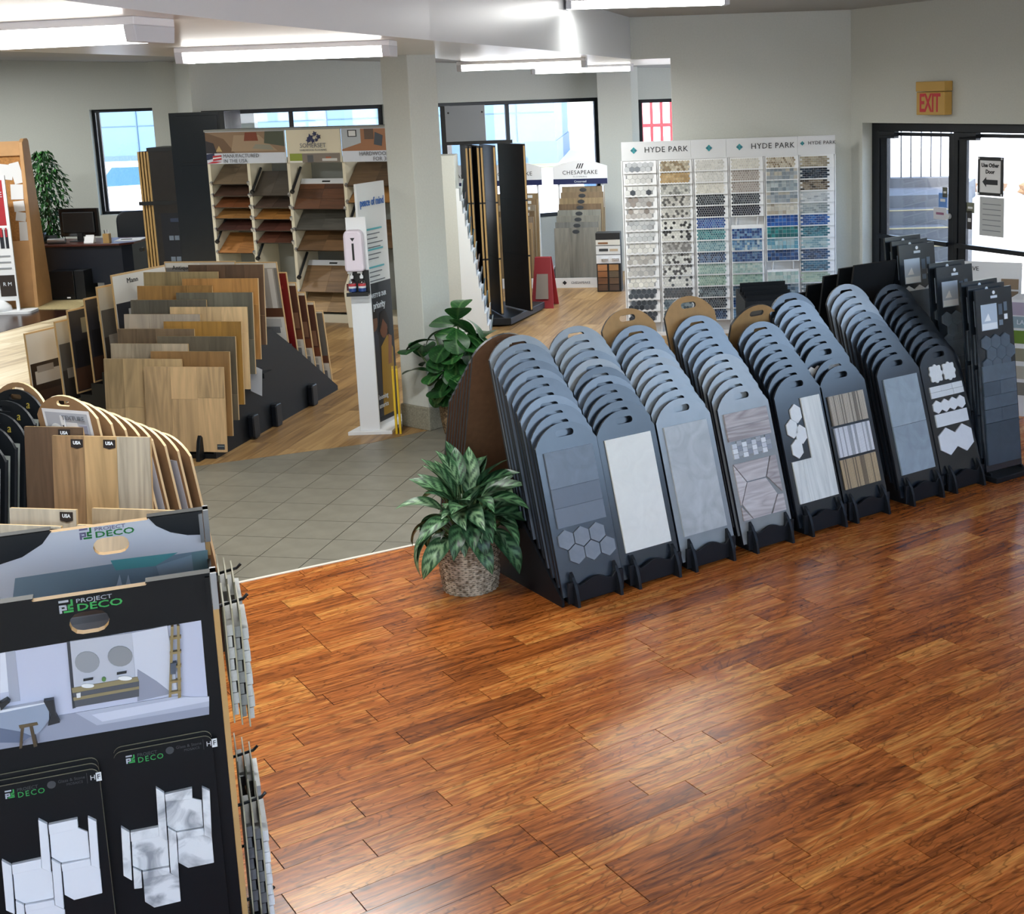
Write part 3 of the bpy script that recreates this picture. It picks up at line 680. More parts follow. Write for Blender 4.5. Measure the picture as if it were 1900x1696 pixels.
b = MB(); b.box(0, .015, .06, .86, 0, .03); b.prism([(.06, .03), (.86, .03), (.86, .52), (.60, .50), (.06, .04)], 0, .015, 'x'); 
o = b.build('end_panel', 'stand_black', STAND0, loc=(-.061, 0, 0))
# kraft boards at the back of two columns and beyond
for u, v, z, lab in ((.921, .56, .50, 'tan kraft arched board behind the third column of grey boards'), (1.372, .56, .52, 'tan kraft arched board behind the fourth column of grey boards')):
    board(u, v, z, 'kraft', lab, 'kraft arched boards')
t = board(1.86, .95, .42, 'kraft', 'tan kraft arched board standing alone behind the fifth column', 'kraft arched boards', lean=-LEAN)
# brown boards leaning on the far side
for i in range(8):
    t = board(.13 + .012*i, 1.08 + i*.068, .455 - i*.050, 'brown', 'brown arched board back, %s from the grey boards, behind the basket plant' % ORD[i].replace('front', 'first'), 'brown arched boards behind the rack', lean=-LEAN)
    t.rotation_euler = (LEAN, 0, RA)
    if i in (3, 5):
        b = MB(); b.box(-.18, -.10, -.0105, -.0085, .3, .74, '#c9ccd2'); b.box(-.172, -.108, -.011, -.0105, .62, .70, '#6f7682'); b.box(-.172, -.108, -.011, -.0105, .36, .44, '#8c8f96'); b.build('paper_label', 'print', t)
t = thing('board_stand', 'black stand holding the brown arched boards behind the basket plant', 'display stand', rk(0, 0), RA)
for x in (.03, .24):
    b = MB(); b.prism([(1.70, 0), (.90, 0), (.90, .42), (1.05, .43), (1.68, .03)], x, x + .018, 'x'); b.build('side_panel', 'stand_black', t)
for i in range(8):
    b = MB(); b.box(.048, .24, 1.045 + i*.068, 1.113 + i*.068, 0, .44 - i*.05); b.build('step', 'stand_black', t)
# tall slate boards at the end of the rack
mat('slate_board', '#1c242d', .22, spec=1.0, noise=.08, nscale=10)
bb = MB(); bb.box(-.165, .165, -.008, .008, 0, 1.2); TBM = bb.mesh('backing', 'slate_board')
tv = (.05, .105, .16, .37, .43, .70, .76, .82)
tn = ['front', 'second', 'third', 'fourth', 'fifth', 'sixth', 'seventh', 'rearmost']
mat('white_ink', '#dfe6ee', .5)
for i, v in enumerate(tv):
    z = .06 + .378 * (v - .05)
    t = thing('slate_board', 'tall black board with slate tiles, %s of the tall boards by the door' % tn[i], 'sample board', rk(3.415 - .004*i, v, z), (-R(6), 0, RA - R(4)), 'tall slate boards by the door')
    link('backing', TBM, t)
    b = MB(); b.box(-.125, .02, -.0095, -.008, .93, 1.10, '#aebccb'); b.box(-.12, .015, -.0098, -.0095, .935, .975, '#dfe5ea'); b.prism([(-.10, .99), (-.06, 1.04), (-.04, .99)], -.0099, -.0095, 'y', '#e8ebee')
    b.box(.035, .07, -.0095, -.008, 1.02, 1.09, '#4d5966'); b.box(.085, .115, -.0095, -.008, 1.04, 1.10, '#5b6875'); b.box(.085, .115, -.0095, -.008, .985, 1.02, '#dfe5ea'); b.box(.035, .07, -.0095, -.008, .95, .985, '#6b7886')
    b.prism(ngon(6, .013, 0, 1.172), -.0095, -.008, 'y', '#dfe6ee'); b.box(-.03, .03, -.0095, -.008, 1.135, 1.152, '#c3ccd6')
    b.build('printed_label', 'print', t)
    if i in (1, 2, 5, 6):
        tiles_rect(t, [(0, .78, .29, .2, '#4b555f'), (0, .5, .29, .3, '#39424c'), (0, .2, .29, .28, '#323b45')]); 
        if i == 5: hexes(t, [(-.10 + .1*k, .86) for k in range(3)], .055, '#c9cdd0', 'tile_gloss', a0=PI/2)
    else:
        hexes(t, [(-.10 + .0866*k, .85) for k in range(3)] + [(-.057 + .0866*k, .775) for k in range(3)] + [(-.10 + .0866*k, .70) for k in range(3)], .0485, '#55616d', 'stone_marbled', a0=PI/2)
        tiles_rect(t, [(0, .645, .30, .105, '#5a6672'), (-.0755, .545, .149, .090, '#46525e'), (.0755, .545, .149, .090, '#54606c'), (0, .455, .30, .086, '#4f5b67'), (-.0755, .365, .149, .088, '#4a5662'), (.0755, .365, .149, .088, '#46525e'), (0, .18, .30, .275, '#3a4651')], 'stone_marbled')
t = thing('slate_stand', 'low black base holding the tall slate boards', 'display stand', rk(3.25, -.03), RA)
b = MB(); b.box(0, .36, 0, .95, .0, .035); b.build('base_plate', 'stand_black', t, bevel=.004)
for x in (.015, .33):
    b = MB(); b.prism([(.06, .035), (.93, .035), (.93, .34), (.06, .05)], x, x + .015, 'x'); b.build('side_panel', 'stand_black', t)
# plain black boards behind
bb = MB(); bb.box(-.2, .2, -.008, .008, 0, .95); PBM = bb.mesh('backing', 'stand_black')
for i, (u, v, z) in enumerate(((3.02, 1.0, .47), (3.0, 1.12, .44), (2.97, 1.24, .38), (2.93, 1.36, .31), (2.9, 1.48, .24))):
    t = thing('black_board', 'plain black board back, %s of the stepped stack behind the tall slate boards' % ORD[i].replace('front', 'highest').replace('second', 'second highest').replace('third', 'third highest').replace('fourth', 'second lowest').replace('fifth', 'lowest'), 'sample board', rk(u, v, z), (R(10), 0, RA), 'plain black boards behind the rack')
    link('backing', PBM, t)
t = thing('board_stand', 'black stand under the plain black boards', 'display stand', rk(2.7, .92), RA)
for i in range(5):
    b = MB(); b.box(0, .5, .03 + i*.12, .15 + i*.12, 0, .465 - i*.055 - (.01 if i > 1 else 0)); b.build('step', 'stand_black', t)
# ------------------------------------------------------------------ rack of wood flooring boards
def shade(h, k):
    h = h.lstrip('#'); return '#' + ''.join('%02x' % max(0, min(255, int(int(h[i:i+2], 16) * k))) for i in (0, 2, 4))
WM = {}
def swood(h, axis='z', fig=.6, var=.3, rough=.45):
    k = (h, axis, fig)
    if k not in WM: WM[k] = wood('wood_%s_%s' % (h[1:], axis), (shade(h, .82), h, shade(h, 1.12)), 0, (1.4, 13, 13), rough, var=var, fig=fig, axis=axis)
    return WM[k]
WO = (-3.046, 9.404); WRA = R(-11); WE = (math.cos(WRA), math.sin(WRA)); WB = (-math.sin(WRA), math.cos(WRA))
def wr(e, b_, z=0.0): return Vector((WO[0] + WE[0]*e + WB[0]*b_, WO[1] + WE[1]*e + WB[1]*b_, z))
wrn = random.Random(5)
def wood_board(P, yaw, tone, label, group, w=.645, h=.64, lean=R(5.4), n=3, fig=.6, cuts=True):
    t = thing('flooring_board', label, 'flooring sample', P, (-lean, 0, yaw), group)
    b = MB(); b.box(-w/2, w/2, -.004, .008, 0, h); b.build('backing', 'edge_tan', t)
    x = -w/2; ws = [w / n] * n
    for i in range(n):
        c = wrn.uniform(.3, .7) * h if (cuts and i % 2 == wrn.randint(0, 1)) else None
        for z0, z1 in ([(0, c), (c + .0015, h)] if c else [(0, h)]):
            b = MB(); b.box(-ws[i]/2 + .0006, ws[i]/2 - .0006, -.006, 0, 0, z1 - z0); b.build('plank', swood(tone, fig=fig), t, loc=(x + ws[i]/2, -.004, z0))
        x += ws[i]
    return t
GW = 'flooring sample boards on the centre rack'
RT = [('#c6a67c', 'natural oak'), ('#8c6a42', 'brown oak'), ('#615849', 'grey brown'), ('#9a7336', 'golden'), ('#c6a980', 'pale streaked'), ('#6c685b', 'weathered grey'), ('#ae7f49', 'honey orange'), ('#5d4736', 'dark walnut')]
LT = [('#b59a72', 'light tan'), ('#ab9c86', 'bleached grey'), ('#6f5c47', 'medium brown'), ('#a39789', 'whitewashed grey'), ('#5a554b', 'charcoal grey'), ('#95703f', 'amber'), ('#95835f', 'olive tan')]
for i, (c, nm) in enumerate(RT):
    wood_board(wr(-.3225, .11*i, .05 + .095*i), WRA, c, '%s flooring board, %s in the right hand row of the centre rack' % (nm, ORD[i]), GW, n=3 if i == 0 else (4 if i % 2 else 3))
for i, (c, nm) in enumerate(LT):
    wood_board(wr(-.3225 - .365, .11*(i + .5), .05 + .095*(i + .5)), WRA, c, '%s flooring board, %s in the left hand row of the centre rack' % (nm, ORD[i]), GW, n=3 if i % 2 else 4)
b = MB(); b.box(-.03, .03, -.0125, -.0105, .02, .06, '#3a3f46'); b.box(-.026, .026, -.0128, -.0125, .043, .048, '#99aaaa'); 
o = b.build('sticker', 'print', bpy.data.objects['flooring_board'], loc=(.28, 0, 0))
# printed backs of the boards on the far slope
def back_board(P, yaw, lean, label, art, w=.645, h=.71, group='boards with printed backs'):
    t = thing('printed_board', label, 'flooring sample', P, (-lean, 0, yaw), group)
    b = MB(); b.box(-w/2, w/2, -.006, .008, 0, h); b.build('backing', 'edge_tan', t)
    b = MB(); y = -.0065
    for col, x0, x1, z0, z1 in art:
        b.box(x0 * w - w/2, x1 * w - w/2, y - .0012, -.006, z0 * h, z1 * h, col); y -= .0002
    b.build('print', 'print', t); return t
A_white = [('#d8d6d2', .01, .99, .01, .99), ('#7f7d7c', .01, .99, .33, .93), ('#a39f9b', .45, .95, .40, .93), ('#c9c8c6', .52, .60, .42, .92), ('#bdbbb9', .70, .78, .42, .92), ('#cfcdcb', .86, .93, .42, .92), ('#5a3a2b', .01, .99, .33, .44), ('#4a3c3a', .48, .62, .44, .66), ('#b8b8b8', .5, .95, .20, .31), ('#6d6f74', .68, .92, .13, .21), ('#e6e4e0', .03, .5, .94, .985)]
A_red = [('#6d1418', .01, .99, .01, .99), ('#8a2b2c', .62, .93, .80, .84), ('#8a2b2c', .62, .9, .74, .77), ('#7c2022', .62, .9, .6, .61)]
A_photo = [('#cfcac2', .01, .99, .01, .99), ('#4b2c26', .01, .99, .28, .96), ('#2c1c1e', .55, .8, .55, .8), ('#7a5a48', .78, .97, .42, .62), ('#6b3c2a', .01, .99, .28, .40), ('#77787c', .7, .95, .08, .17), ('#b5b2ac', .6, .95, .19, .26)]
A_grey = [('#cfcac2', .01, .99, .01, .99), ('#5f5d5b', .01, .99, .30, .97), ('#7c7b78', .3, .5, .45, .95), ('#86847f', .65, .8, .45, .95), ('#5a352a', .01, .99, .30, .40), ('#77787c', .7, .95, .10, .2)]
for j, (art, nm) in enumerate(((A_grey, 'grey room photo'), (A_photo, 'brown room photo'), (A_photo, 'dark room photo'), (A_photo, 'brown chair photo'), (A_red, 'dark red print'), (A_white, 'white curtain photo'))):
    t = back_board(wr(-.4245, 2.186 - .164*j, .06 + .11*j), WRA, -R(8), 'flooring board back with %s, %s from the floor on the far slope' % (nm, ORD[j].replace('front', 'lowest')), art)
t = back_board(wr(-.79, 1.36, .62), WRA, -R(8), 'flooring board back headed Antique Collection, standing on top of the centre rack', A_white)
mat('ink_dark', '#23252b', .6); mat('ink_grey', '#6b6f78', .6)
text('Antique Collection', .05, 'ink_dark', t, (-.06, -.0105, .66))
t = bpy.data.objects['printed_board.005']; text('Collection', .045, 'ink_dark', t, (-.08, -.0105, .68))
t = thing('flooring_rack', 'black sloped rack carrying the flooring boards in the middle of the shop', 'display stand', wr(0, 0), WRA)
for x in (-.10, -.98):
    b = MB(); b.prism([(-.02, 0), (2.24, 0), (2.24, .04), (1.36, .60), (1.02, .80), (.88, .80), (-.02, .04)], x, x + .018, 'x'); b.build('side_panel', 'stand_black', t)
for i in range(16):
    b = MB(); b.box(-.962, -.10, -.02 + .055*i, .035 + .055*i, 0, .035 + .0475*i); b.build('step', 'stand_black', t)
for j in range(6):
    b = MB(); b.box(-.962, -.10, 2.10 - .164*j, 2.24 - .164*j, 0, .045 + .11*j); b.build('step', 'stand_black', t)
for x in (-.58, -.20):
    b = MB(); b.prism([(-.03, 0), (-.11, 0), (-.10, .06), (-.075, .15), (-.05, .19), (-.03, .17)], x, x + .03, 'x'); b.build('fin', 'stand_black', t, bevel=.004)
    b = MB(); b.box(x, x + .03, -.06, -.02, 0, .03); b.build('foot', 'stand_black', t)
for y, z in ((.55, .06), (.95, .05), (1.65, .05)):
    b = MB(); b.prism(rrect(y - .05, y + .05, z - .05, z + .14, .02, 3), -.083, -.03, 'x'); b.build('bracket', 'black_alu', t, bevel=.01)
b = MB(); b.box(-.084, -.07, .72, .80, .36, .52); b.box(-.07, -.02, .72, .86, .45, .49); b.build('empty_fin', 'stand_black', t)
b = MB(); b.add([(-.09, .60, .38), (.0, .62, .33), (.03, .60, .55), (-.06, .58, .60)], [(0, 1, 2, 3), (3, 2, 1, 0)], '#d7d9de'); b.box(-.085, -.04, .56, .565, .62, .82, '#23262c'); b.build('price_card', 'print', t)
# second rack further left: the printed backs face the camera
A_bed = [('#d5d2cb', .01, .99, .02, .98), ('#241a18', .02, .98, .03, .62), ('#3b2a24', .02, .98, .03, .28), ('#b9b6b2', .08, .50, .36, .52), ('#8f8b88', .12, .4, .50, .58), ('#9b9ca0', .6, .9, .08, .16)]
A_kitch = [('#2b2c33', .01, .99, .02, .98), ('#4a3327', .02, .98, .03, .30), ('#8c8b7c', .2, .5, .70, .88), ('#1b1c22', .05, .95, .30, .62), ('#7c6a58', .55, .9, .4, .55)]
A_tan = [('#b9b5a9', .01, .99, .02, .98), ('#5d5a55', .02, .98, .40, .72), ('#3b3531', .02, .98, .03, .40), ('#a09a90', .1, .5, .30, .42)]
A_man = [('#dddbd6', .01, .99, .02, .98), ('#2c2e35', .02, .98, .03, .66), ('#c9ccce', .22, .3, .46, .58), ('#40352f', .02, .98, .03, .2)]
LB = [(-4.885, 10.356, .06, A_bed, 'bedroom photo', 0), (-4.787, 10.694, .16, A_tan, 'pale photo', 0), (-4.748, 10.87, .22, A_kitch, 'dark kitchen photo', 0), (-4.632, 10.958, .30, A_kitch, 'dark dining photo', 0), (-4.569, 11.088, .36, A_tan, 'grey photo', 0), (-4.525, 11.323, .42, A_man, 'white heading and dark photo', 1)]
for i, (x, y, z, art, nm, f) in enumerate(LB):
    a = R(68); Y = 10.75 - .05*i; z = .06 + .10*i; P = at((69, 121, 144, 175, 198, 225)[i], (800, 752, 731, 708, 687, 664)[i], Y=Y)
    t = back_board((P.x + math.cos(a) * .3225, Y + math.sin(a) * .3225, z), a, R(1.5), 'flooring board back with %s, %s on the left rack' % (nm, ORD[i].replace('front', 'first')), art)
    if f: text('Mann', .06, 'ink_dark', t, (-.1, -.0105, .64))
t = thing('flooring_rack', 'black low rack under the printed boards left of the centre rack', 'display stand', (-4.86, 10.76, 0), R(-22))
for i in range(6):
    b = MB(); b.box(-.05 + .13*i, .08 + .13*i, .02, .62, 0, .045 + .10*i); b.build('step', 'stand_black', t)
# ------------------------------------------------------------------ hardwood display with slanted shelves
mat('cream_board', '#d9d2bd', .6); mat('navy_ink', '#1c2550', .5); mat('grey_panel', '#8d908c', .6); mat('white_card', '#e3e4e6', .6); mat('black_plastic', '#14171b', .4); mat('chrome', '#c9ccd2', .25, metal=.8)
SA = R(-20); t = thing('hardwood_display', 'cream shelf display of hardwood samples headed Somerset', 'display stand', (-5.2, 15.87, 0), SA); SOM = t
xs = [.19, .755, 1.315, 2.065, 2.82]
for i, x in enumerate(xs):
    b = MB(); b.prism([(0, 0), (.46, 0), (.46, 1.95), (.06, 1.95), (0, 1.90)], x - .02, x + .02, 'x'); b.build('upright', 'cream_board', t)
b = MB(); b.box(.17, 2.84, .44, .46, 0, 1.95); b.build('back_panel', 'grey_panel', t)
b = MB(); b.box(.17, 2.84, .0, .44, 0, .10); b.build('plinth', 'cream_board', t)
b = MB(); b.box(.17, 2.84, -.02, .44, 2.285, 2.31); b.build('top_board', 'grey_panel', t)
def prints(t, polys, y=-.024, name='printed_header', m_='print'):
    b = MB()
    for i, (col, pts) in enumerate(polys):
        if len(pts) == 2 and not isinstance(pts[0], tuple): raise ValueError
        if len(pts) == 4 and not isinstance(pts[0], tuple): x0, x1, z0, z1 = pts; pts = [(x0, z0), (x1, z0), (x1, z1), (x0, z1)]
        b.prism(pts, y - .0006 * (i + 1), y, 'y', col)
    return b.build(name, m_, t)
b = MB(); b.box(.19, 1.30, -.02, .0, 1.905, 2.285); b.build('header_panel', 'white_card', t)
prints(t, [('#cfd6e4', (.19, 1.30, 1.905, 2.285)), ('#8b735c', (.19, 1.30, 2.03, 2.28)), ('#6d5541', [(.19, 2.03), (.6, 2.03), (.45, 2.2), (.19, 2.28)]), ('#a08a72', [(.55, 2.05), (1.2, 2.05), (.95, 2.24), (.6, 2.24)]),
           ('#7a3c26', [(.74, 2.17), (.94, 2.17), (.92, 2.27), (.76, 2.27)]), ('#4c5244', [(1.02, 2.14), (1.30, 2.10), (1.30, 2.28), (1.04, 2.28)]), ('#8b8a7c', [(.85, 2.08), (1.15, 2.06), (1.1, 2.12), (.9, 2.13)]), ('#2e2a2e', [(.19, 2.03), (.34, 2.03), (.3, 2.15), (.19, 2.18)]), ('#b59c6e', [(.33, 2.05), (.42, 2.05), (.38, 2.12)]),
           ('#2a3250', [(.19, 1.95), (.30, 1.97), (.30, 2.03), (.19, 2.02)]), ('#b7343c', [(.28, 1.94), (.40, 1.955), (.40, 2.01), (.28, 2.0)]), ('#e8e8ec', [(.28, 1.962), (.40, 1.975), (.40, 1.988), (.28, 1.978)]), ('#b7343c', [(.19, 1.91), (.32, 1.915), (.40, 1.93), (.28, 1.935)])])
text('MANUFACTURED', .062, 'ink_grey', t, (.43, -.034, 1.995), align='LEFT', space=1.05); text('IN THE USA', .062, 'ink_grey', t, (.43, -.034, 1.935), align='LEFT', space=1.05)
b = MB(); b.box(1.325, 2.055, -.02, .0, 1.905, 2.285); b.build('header_panel', 'cream_board', t)
lf = [('#8a9a3a', (1.36, 1.53, 1.925, 2.01)), ('#e6e6e0', (1.36, 1.53, 1.905, 1.925)), ('#7d746c', (1.53, 2.04, 1.905, 2.01)), ('#55565a', (1.6, 1.68, 1.91, 1.99)), ('#c9cac9', (1.8, 2.0, 1.92, 1.95)), ('#a05a3a', (1.85, 1.92, 1.95, 1.97))]
for cx, cz, r_ in ((1.66, 2.19, .05), (1.72, 2.235, .035), (1.63, 2.16, .035), (1.69, 2.155, .03), (1.77, 2.20, .035), (1.74, 2.165, .025)):
    lf.append(('#1d2554', [(cx + r_ * (1 if k % 2 else .5) * math.cos(k*PI/5), cz + r_ * (1 if k % 2 else .5) * math.sin(k*PI/5)) for k in range(10)]))
prints(t, lf)
text('SOMERSET', .075, 'ink_grey', t, (1.69, -.034, 2.10)); text('HARDWOOD FLOORING', .032, 'ink_grey', t, (1.69, -.034, 2.048))
b = MB(); b.box(2.075, 2.82, -.02, .0, 1.905, 2.285); b.build('header_panel', 'white_card', t)
prints(t, [('#cfd6e4', (2.075, 2.82, 1.905, 2.285)), ('#9a6a48', (2.075, 2.82, 2.03, 2.28)), ('#aeb6be', [(2.075, 2.05), (2.33, 2.12), (2.33, 2.28), (2.075, 2.28)]), ('#2b2b2f', (2.16, 2.28, 2.19, 2.27)), ('#d6d8da', (2.175, 2.265, 2.2, 2.26)), ('#5b4636', (2.38, 2.5, 2.16, 2.28)), ('#3f4650', [(2.5, 2.1), (2.6, 2.08), (2.62, 2.2), (2.52, 2.24)])])
text('HARDWOOD E', .065, 'ink_grey', t, (2.30, -.034, 1.995), align='LEFT'); text('FOR 30', .065, 'ink_grey', t, (2.48, -.034, 1.935), align='LEFT')
def shelf_board(x0, x1, z, dep, tone, label, tilt=32, rows_=1, tb=None, card=False):
    """a flooring panel lying on a slanted pair of arms; front edge low"""
    w = x1 - x0 - .06; c = Vector(((x0 + x1) / 2, .0, z)); M = Matrix.Rotation(SA, 3, 'Z') @ c
    t = thing('hardwood_sample', label, 'flooring sample', Vector((-5.2, 15.87, 0)) + M, (R(tilt), 0, SA), 'hardwood panels on the shelf display')
    b = MB(); b.box(-w/2, w/2, 0, dep, -.012, -.002); b.build('backing', 'black_plastic', t)
    n = 2 if w < .6 else 2
    for i in range(n):
        for j in range(rows_):
            b = MB(); b.box(-w/n/2 + .001, w/n/2 - .001, 0, dep/rows_ - .002, -.002, .006); b.build('plank', swood(tone if (i + j) % 2 == 0 or not tb else tb, axis='x', var=.4), t, loc=(-w/2 + w/n*(i + .5), dep/rows_*j, 0))
    for x in (-w/2 - .012, w/2 + .012):
        b = MB(); b.box(x - .012, x + .012, -.012, .02, -.015, .03); b.build('clip', 'chrome', t)
    if card: b = MB(); b.box(-w/2, w/2 * .9, dep - .07, dep, .007, .01, '#dfe2e8'); b.box(-.05, .06, dep - .05, dep - .028, .01, .0105, '#24262a'); b.build('card', 'print', t)
    return t
CO = ('first', 'second', 'third', 'fourth')
def col_of(ci, zs, deps, tones, tilts, rws=None, cards=()):
    for i, z in enumerate(zs):
        shelf_board(xs[ci], xs[ci+1], z, deps[i], tones[i], '%s hardwood panel, %s from top in the %s column of the shelf display' % (TNM.get(tones[i], 'brown'), ORD[i].replace('front', 'first'), CO[ci]), tilts[i], (rws[i] if rws else 1), None, i in cards)
TNM = {'#6b5b47': 'taupe', '#4c352a': 'dark brown', '#6f4226': 'cherry brown', '#9a6d3c': 'golden oak', '#4a2c26': 'mahogany', '#a8713c': 'honey', '#4b443c': 'grey brown', '#54433a': 'umber', '#a8733a': 'bright honey', '#58332a': 'red brown', '#5f3a2b': 'russet', '#5d3b26': 'dark cherry', '#55524c': 'slate grey', '#6f5338': 'walnut', '#7a5f42': 'tan brown', '#a58762': 'pale oak', '#6a5540': 'driftwood', '#9b7040': 'gold'}
col_of(0, (1.66, 1.517, 1.38, 1.249, 1.104, .826), (.34,)*6, ('#6b5b47', '#4c352a', '#6f4226', '#9a6d3c', '#4a2c26', '#a8713c'), (40, 34, 30, 28, 30, 40))
col_of(1, (1.52, 1.375, 1.24, 1.10, .955), (.36, .34, .34, .34, .34), ('#4b443c', '#54433a', '#a8733a', '#58332a', '#5f3a2b'), (50, 30, 30, 30, 30))
col_of(2, (1.358, 1.11, .866, .368, .13), (.40, .33, .32, .42, .30), ('#5d3b26', '#55524c', '#6f5338', '#7a5f42', '#a58762'), (58, 48, 45, 56, 50), (3, 2, 2, 3, 2), (0, 3))
col_of(3, (1.626, 1.433, .9), (.36, .3, .4), ('#6a5540', '#9b7040', '#6f5338'), (45, 40, 50), (2, 1, 2))
for ci, zz in ((0, (1.02,)), (1, (1.62, .82)), (2, (1.62, .60)), (3, (1.25,))):   # empty arms
    for z in zz:
        b = MB(); b.tube([(xs[ci] + .045, -.03, z - .05), (xs[ci] + .045, .18, z + .22)], .016, 6); b.build('arm', 'black_plastic', SOM)
        b = MB(); b.tube([(xs[ci] + .045, -.045, z - .06), (xs[ci] + .045, -.02, z - .045)], .026, 8); b.build('arm_knob', 'black_plastic', SOM)
# white bin beside it
t = thing('brochure_bin', 'cream swing bin standing behind the sanitizer kiosk', 'bin', (-3.12, 14.95, 0), R(-20))
b = MB(); b.prism([(-.12, 0), (.12, 0), (.15, .42), (-.15, .42)], -.13, .13, 'y'); b.build('body', 'cream_board', t, bevel=.01)
b = MB(); b.prism([(-.15, .42), (.15, .42), (.13, .60), (-.05, .68), (-.13, .5)], -.13, .13, 'y'); b.build('lid', 'cream_board', t, bevel=.01)
b = MB(); b.box(-.10, .08, -.136, -.13, .44, .52, '#5a2a2e'); b.build('flap', 'print', t)
# tall black cabinet and wing display left of it
mat('cabinet_black', '#131a22', .22, spec=.6)
t = thing('tall_cabinet', 'tall glossy black cabinet standing left of the hardwood display', 'cabinet', (-5.70, 16.52, 0), R(-4))
b = MB(); b.box(0, .72, .0, .55, 0, 2.52); b.build('body', 'cabinet_black', t, bevel=.004)
b = MB(); b.box(.10, .62, -.012, 0, .1, 1.86); b.build('door', 'cabinet_black', t, bevel=.003)
b = MB(); b.box(.10, .62, -.012, 0, 1.9, 2.48); b.build('door', 'cabinet_black', t, bevel=.003)
b = MB(); b.box(.66, .72, -.02, .55, 0, 2.522); b.build('side_post', 'black_plastic', t)
mat('gold_edge', '#b08d57', .5); mat('dark_veneer', '#211d1c', .35, noise=.2, nscale=10)
t = thing('wing_display', 'dark wing panel display with gold edged leaves in front of the left window', 'display stand', (-6.42, 17.2, 0), R(-3))
for i in range(4):
    b = MB(); b.box(.0, .02, 0, .75, .1, 2.03); o = b.build('leaf', 'dark_veneer', t, loc=(.02 + i*.045, .04 - .012*i, 0)); o.rotation_euler = (0, 0, R(-4 + 3*i))
    b = MB(); b.box(-.003, .023, -.01, 0, .1, 2.03); k = b.build('leaf_edge', 'gold_edge', o)
b = MB(); b.box(.20, .84, -.02, .0, .1, 2.03); k = b.build('front_leaf', 'dark_veneer', t)
b = MB(); b.box(.17, .86, -.03, .55, 2.03, 2.08); b.build('top_frame', 'black_plastic', t); b = MB(); b.box(-.02, .9, -.05, .7, 0, .1); b.build('base', 'black_plastic', t)
b = MB(); b.box(.0, .84, -.03, -.02, 1.33, 1.38); b.build('cross_bar', 'black_plastic', t)
q = [('#0e1420', (.27, .80, .35, 1.22))] + [('#6e7a8a', (.36 + .075*i, .42 + .075*i, .86, .92)) for i in range(6)] + [('#6e7a8a', (.36 + .075*i, .42 + .075*i, .58, .64)) for i in range(6)] + [('#8c6f45', (.27, .80, .28, .34)), ('#2b3750', (.4, .65, 1.1, 1.15))]
prints(t, q, y=-.021, name='poster')
b = MB(); b.tube([(-.02, -.06, .75), (-.02, 0, .75)], .03, 8); b.build('knob', 'black_plastic', t)
# literature rack with stepped pockets
t = thing('literature_rack', 'cream rack with white stepped card pockets right of the pillar', 'display stand', (-2.115, 14.12, 0), R(2))
b = MB(); b.box(0, .27, 0, .45, 0, 1.98); b.build('body', 'wall_paint', t, bevel=.004)
mat('pocket_white', '#e6eaec', .4)
for i in range(12):
    z = 1.62 - i * .138; x = .285 + .0225 * i
    b = MB(); b.box(.27, x + .02, .0, .40, z - .14, z); k = b.build('pocket_tier', 'pocket_white', t)
crn = random.Random(9)
for i in range(12):
    z = 1.62 - i * .138; x = .285 + .0225 * i
    cc = crn.choice(('#4f6b78', '#2d3b46', '#7b8f93', '#a9b2ae', '#345b6b', '#6b5a54', '#d5d8d6'))
    M = Matrix.Rotation(R(2), 3, 'Z') @ Vector((x + .035, .03 + crn.uniform(0, .04), z - .07))
    o = MB().box(-.004, .004, 0, .10, 0, .17, cc).box(.004, .0046, .01, .09, .09, .16, crn.choice(('#c9d2d2', '#587a86', '#8a6a58'))).build('sample_card', 'print'); o.location = Vector((-2.115, 14.12, 0)) + M; o.rotation_euler = (0, R(8), R(2))
    tag(o, 'small %s sample card in the %s pocket from the top of the cream rack' % ('coloured', ORD[i] if i < 11 else 'twelfth') if i else 'small sample card in the topmost pocket of the cream rack', 'card', 'sample cards in the stepped rack')
# wing display of door panels
t = thing('wing_display', 'black wing display with gold edged leaves on a low base right of the pillar', 'display stand', (-1.6, 15.15, 0), 0)
b = MB(); b.prism([(-.42, -.55), (.24, -.55), (.56, .55), (-.2, .75), (-.42, .6)], 0.02, .10); b.build('base', 'black_plastic', t, bevel=.005)
b = MB(); b.box(-.52, -.46, .1, .5, 0, 2.5); b.build('post', 'black_plastic', t)
mat('steel_sign', '#84888e', .35, metal=.5)
b = MB(); b.box(-.46, .0, .06, .08, 2.09, 2.50); k = b.build('sign_panel', 'steel_sign', t)
for x in (-.42, -.03):
    b = MB(); b.tube([(x, .06, 2.42), (x, .05, 2.42)], .012, 8); b.build('bolt', 'black_plastic', k)
def leaf(h, q):
    d = Vector((q[0]-h[0], q[1]-h[1])); w = d.length; ang = math.atan2(d.y, d.x)
    b = MB(); b.box(0, w, -.014, .014, .12, 2.05); k = b.build('leaf', 'dark_veneer', t, loc=(h[0], h[1], 0)); k.rotation_euler = (0, 0, ang)
    for z0, z1 in ((.14, .76), (.78, 1.40), (1.42, 2.03)):
        b = MB(); b.box(w, w + .004, -.015, .006, z0, z1); b.build('gold_strip', 'gold_edge', k)
    for z in (.765, 1.405):
        b = MB(); b.box(0, w, -.016, .016, z, z + .01); b.build('rail', 'black_plastic', k)
for h, q in (((-.30, .1), (-.17, -.45)), ((-.27, .1), (-.13, -.45)), ((-.24, .12), (-.04, -.47)), ((-.20, .12), (.0, -.47)), ((-.08, .15), (.14, -.45)), ((.12, .25), (.46, -.25))): leaf(h, q)
b = MB(); b.box(-.46, .30, .10, .13, 2.05, 2.09); b.build('top_rail', 'black_plastic', t)
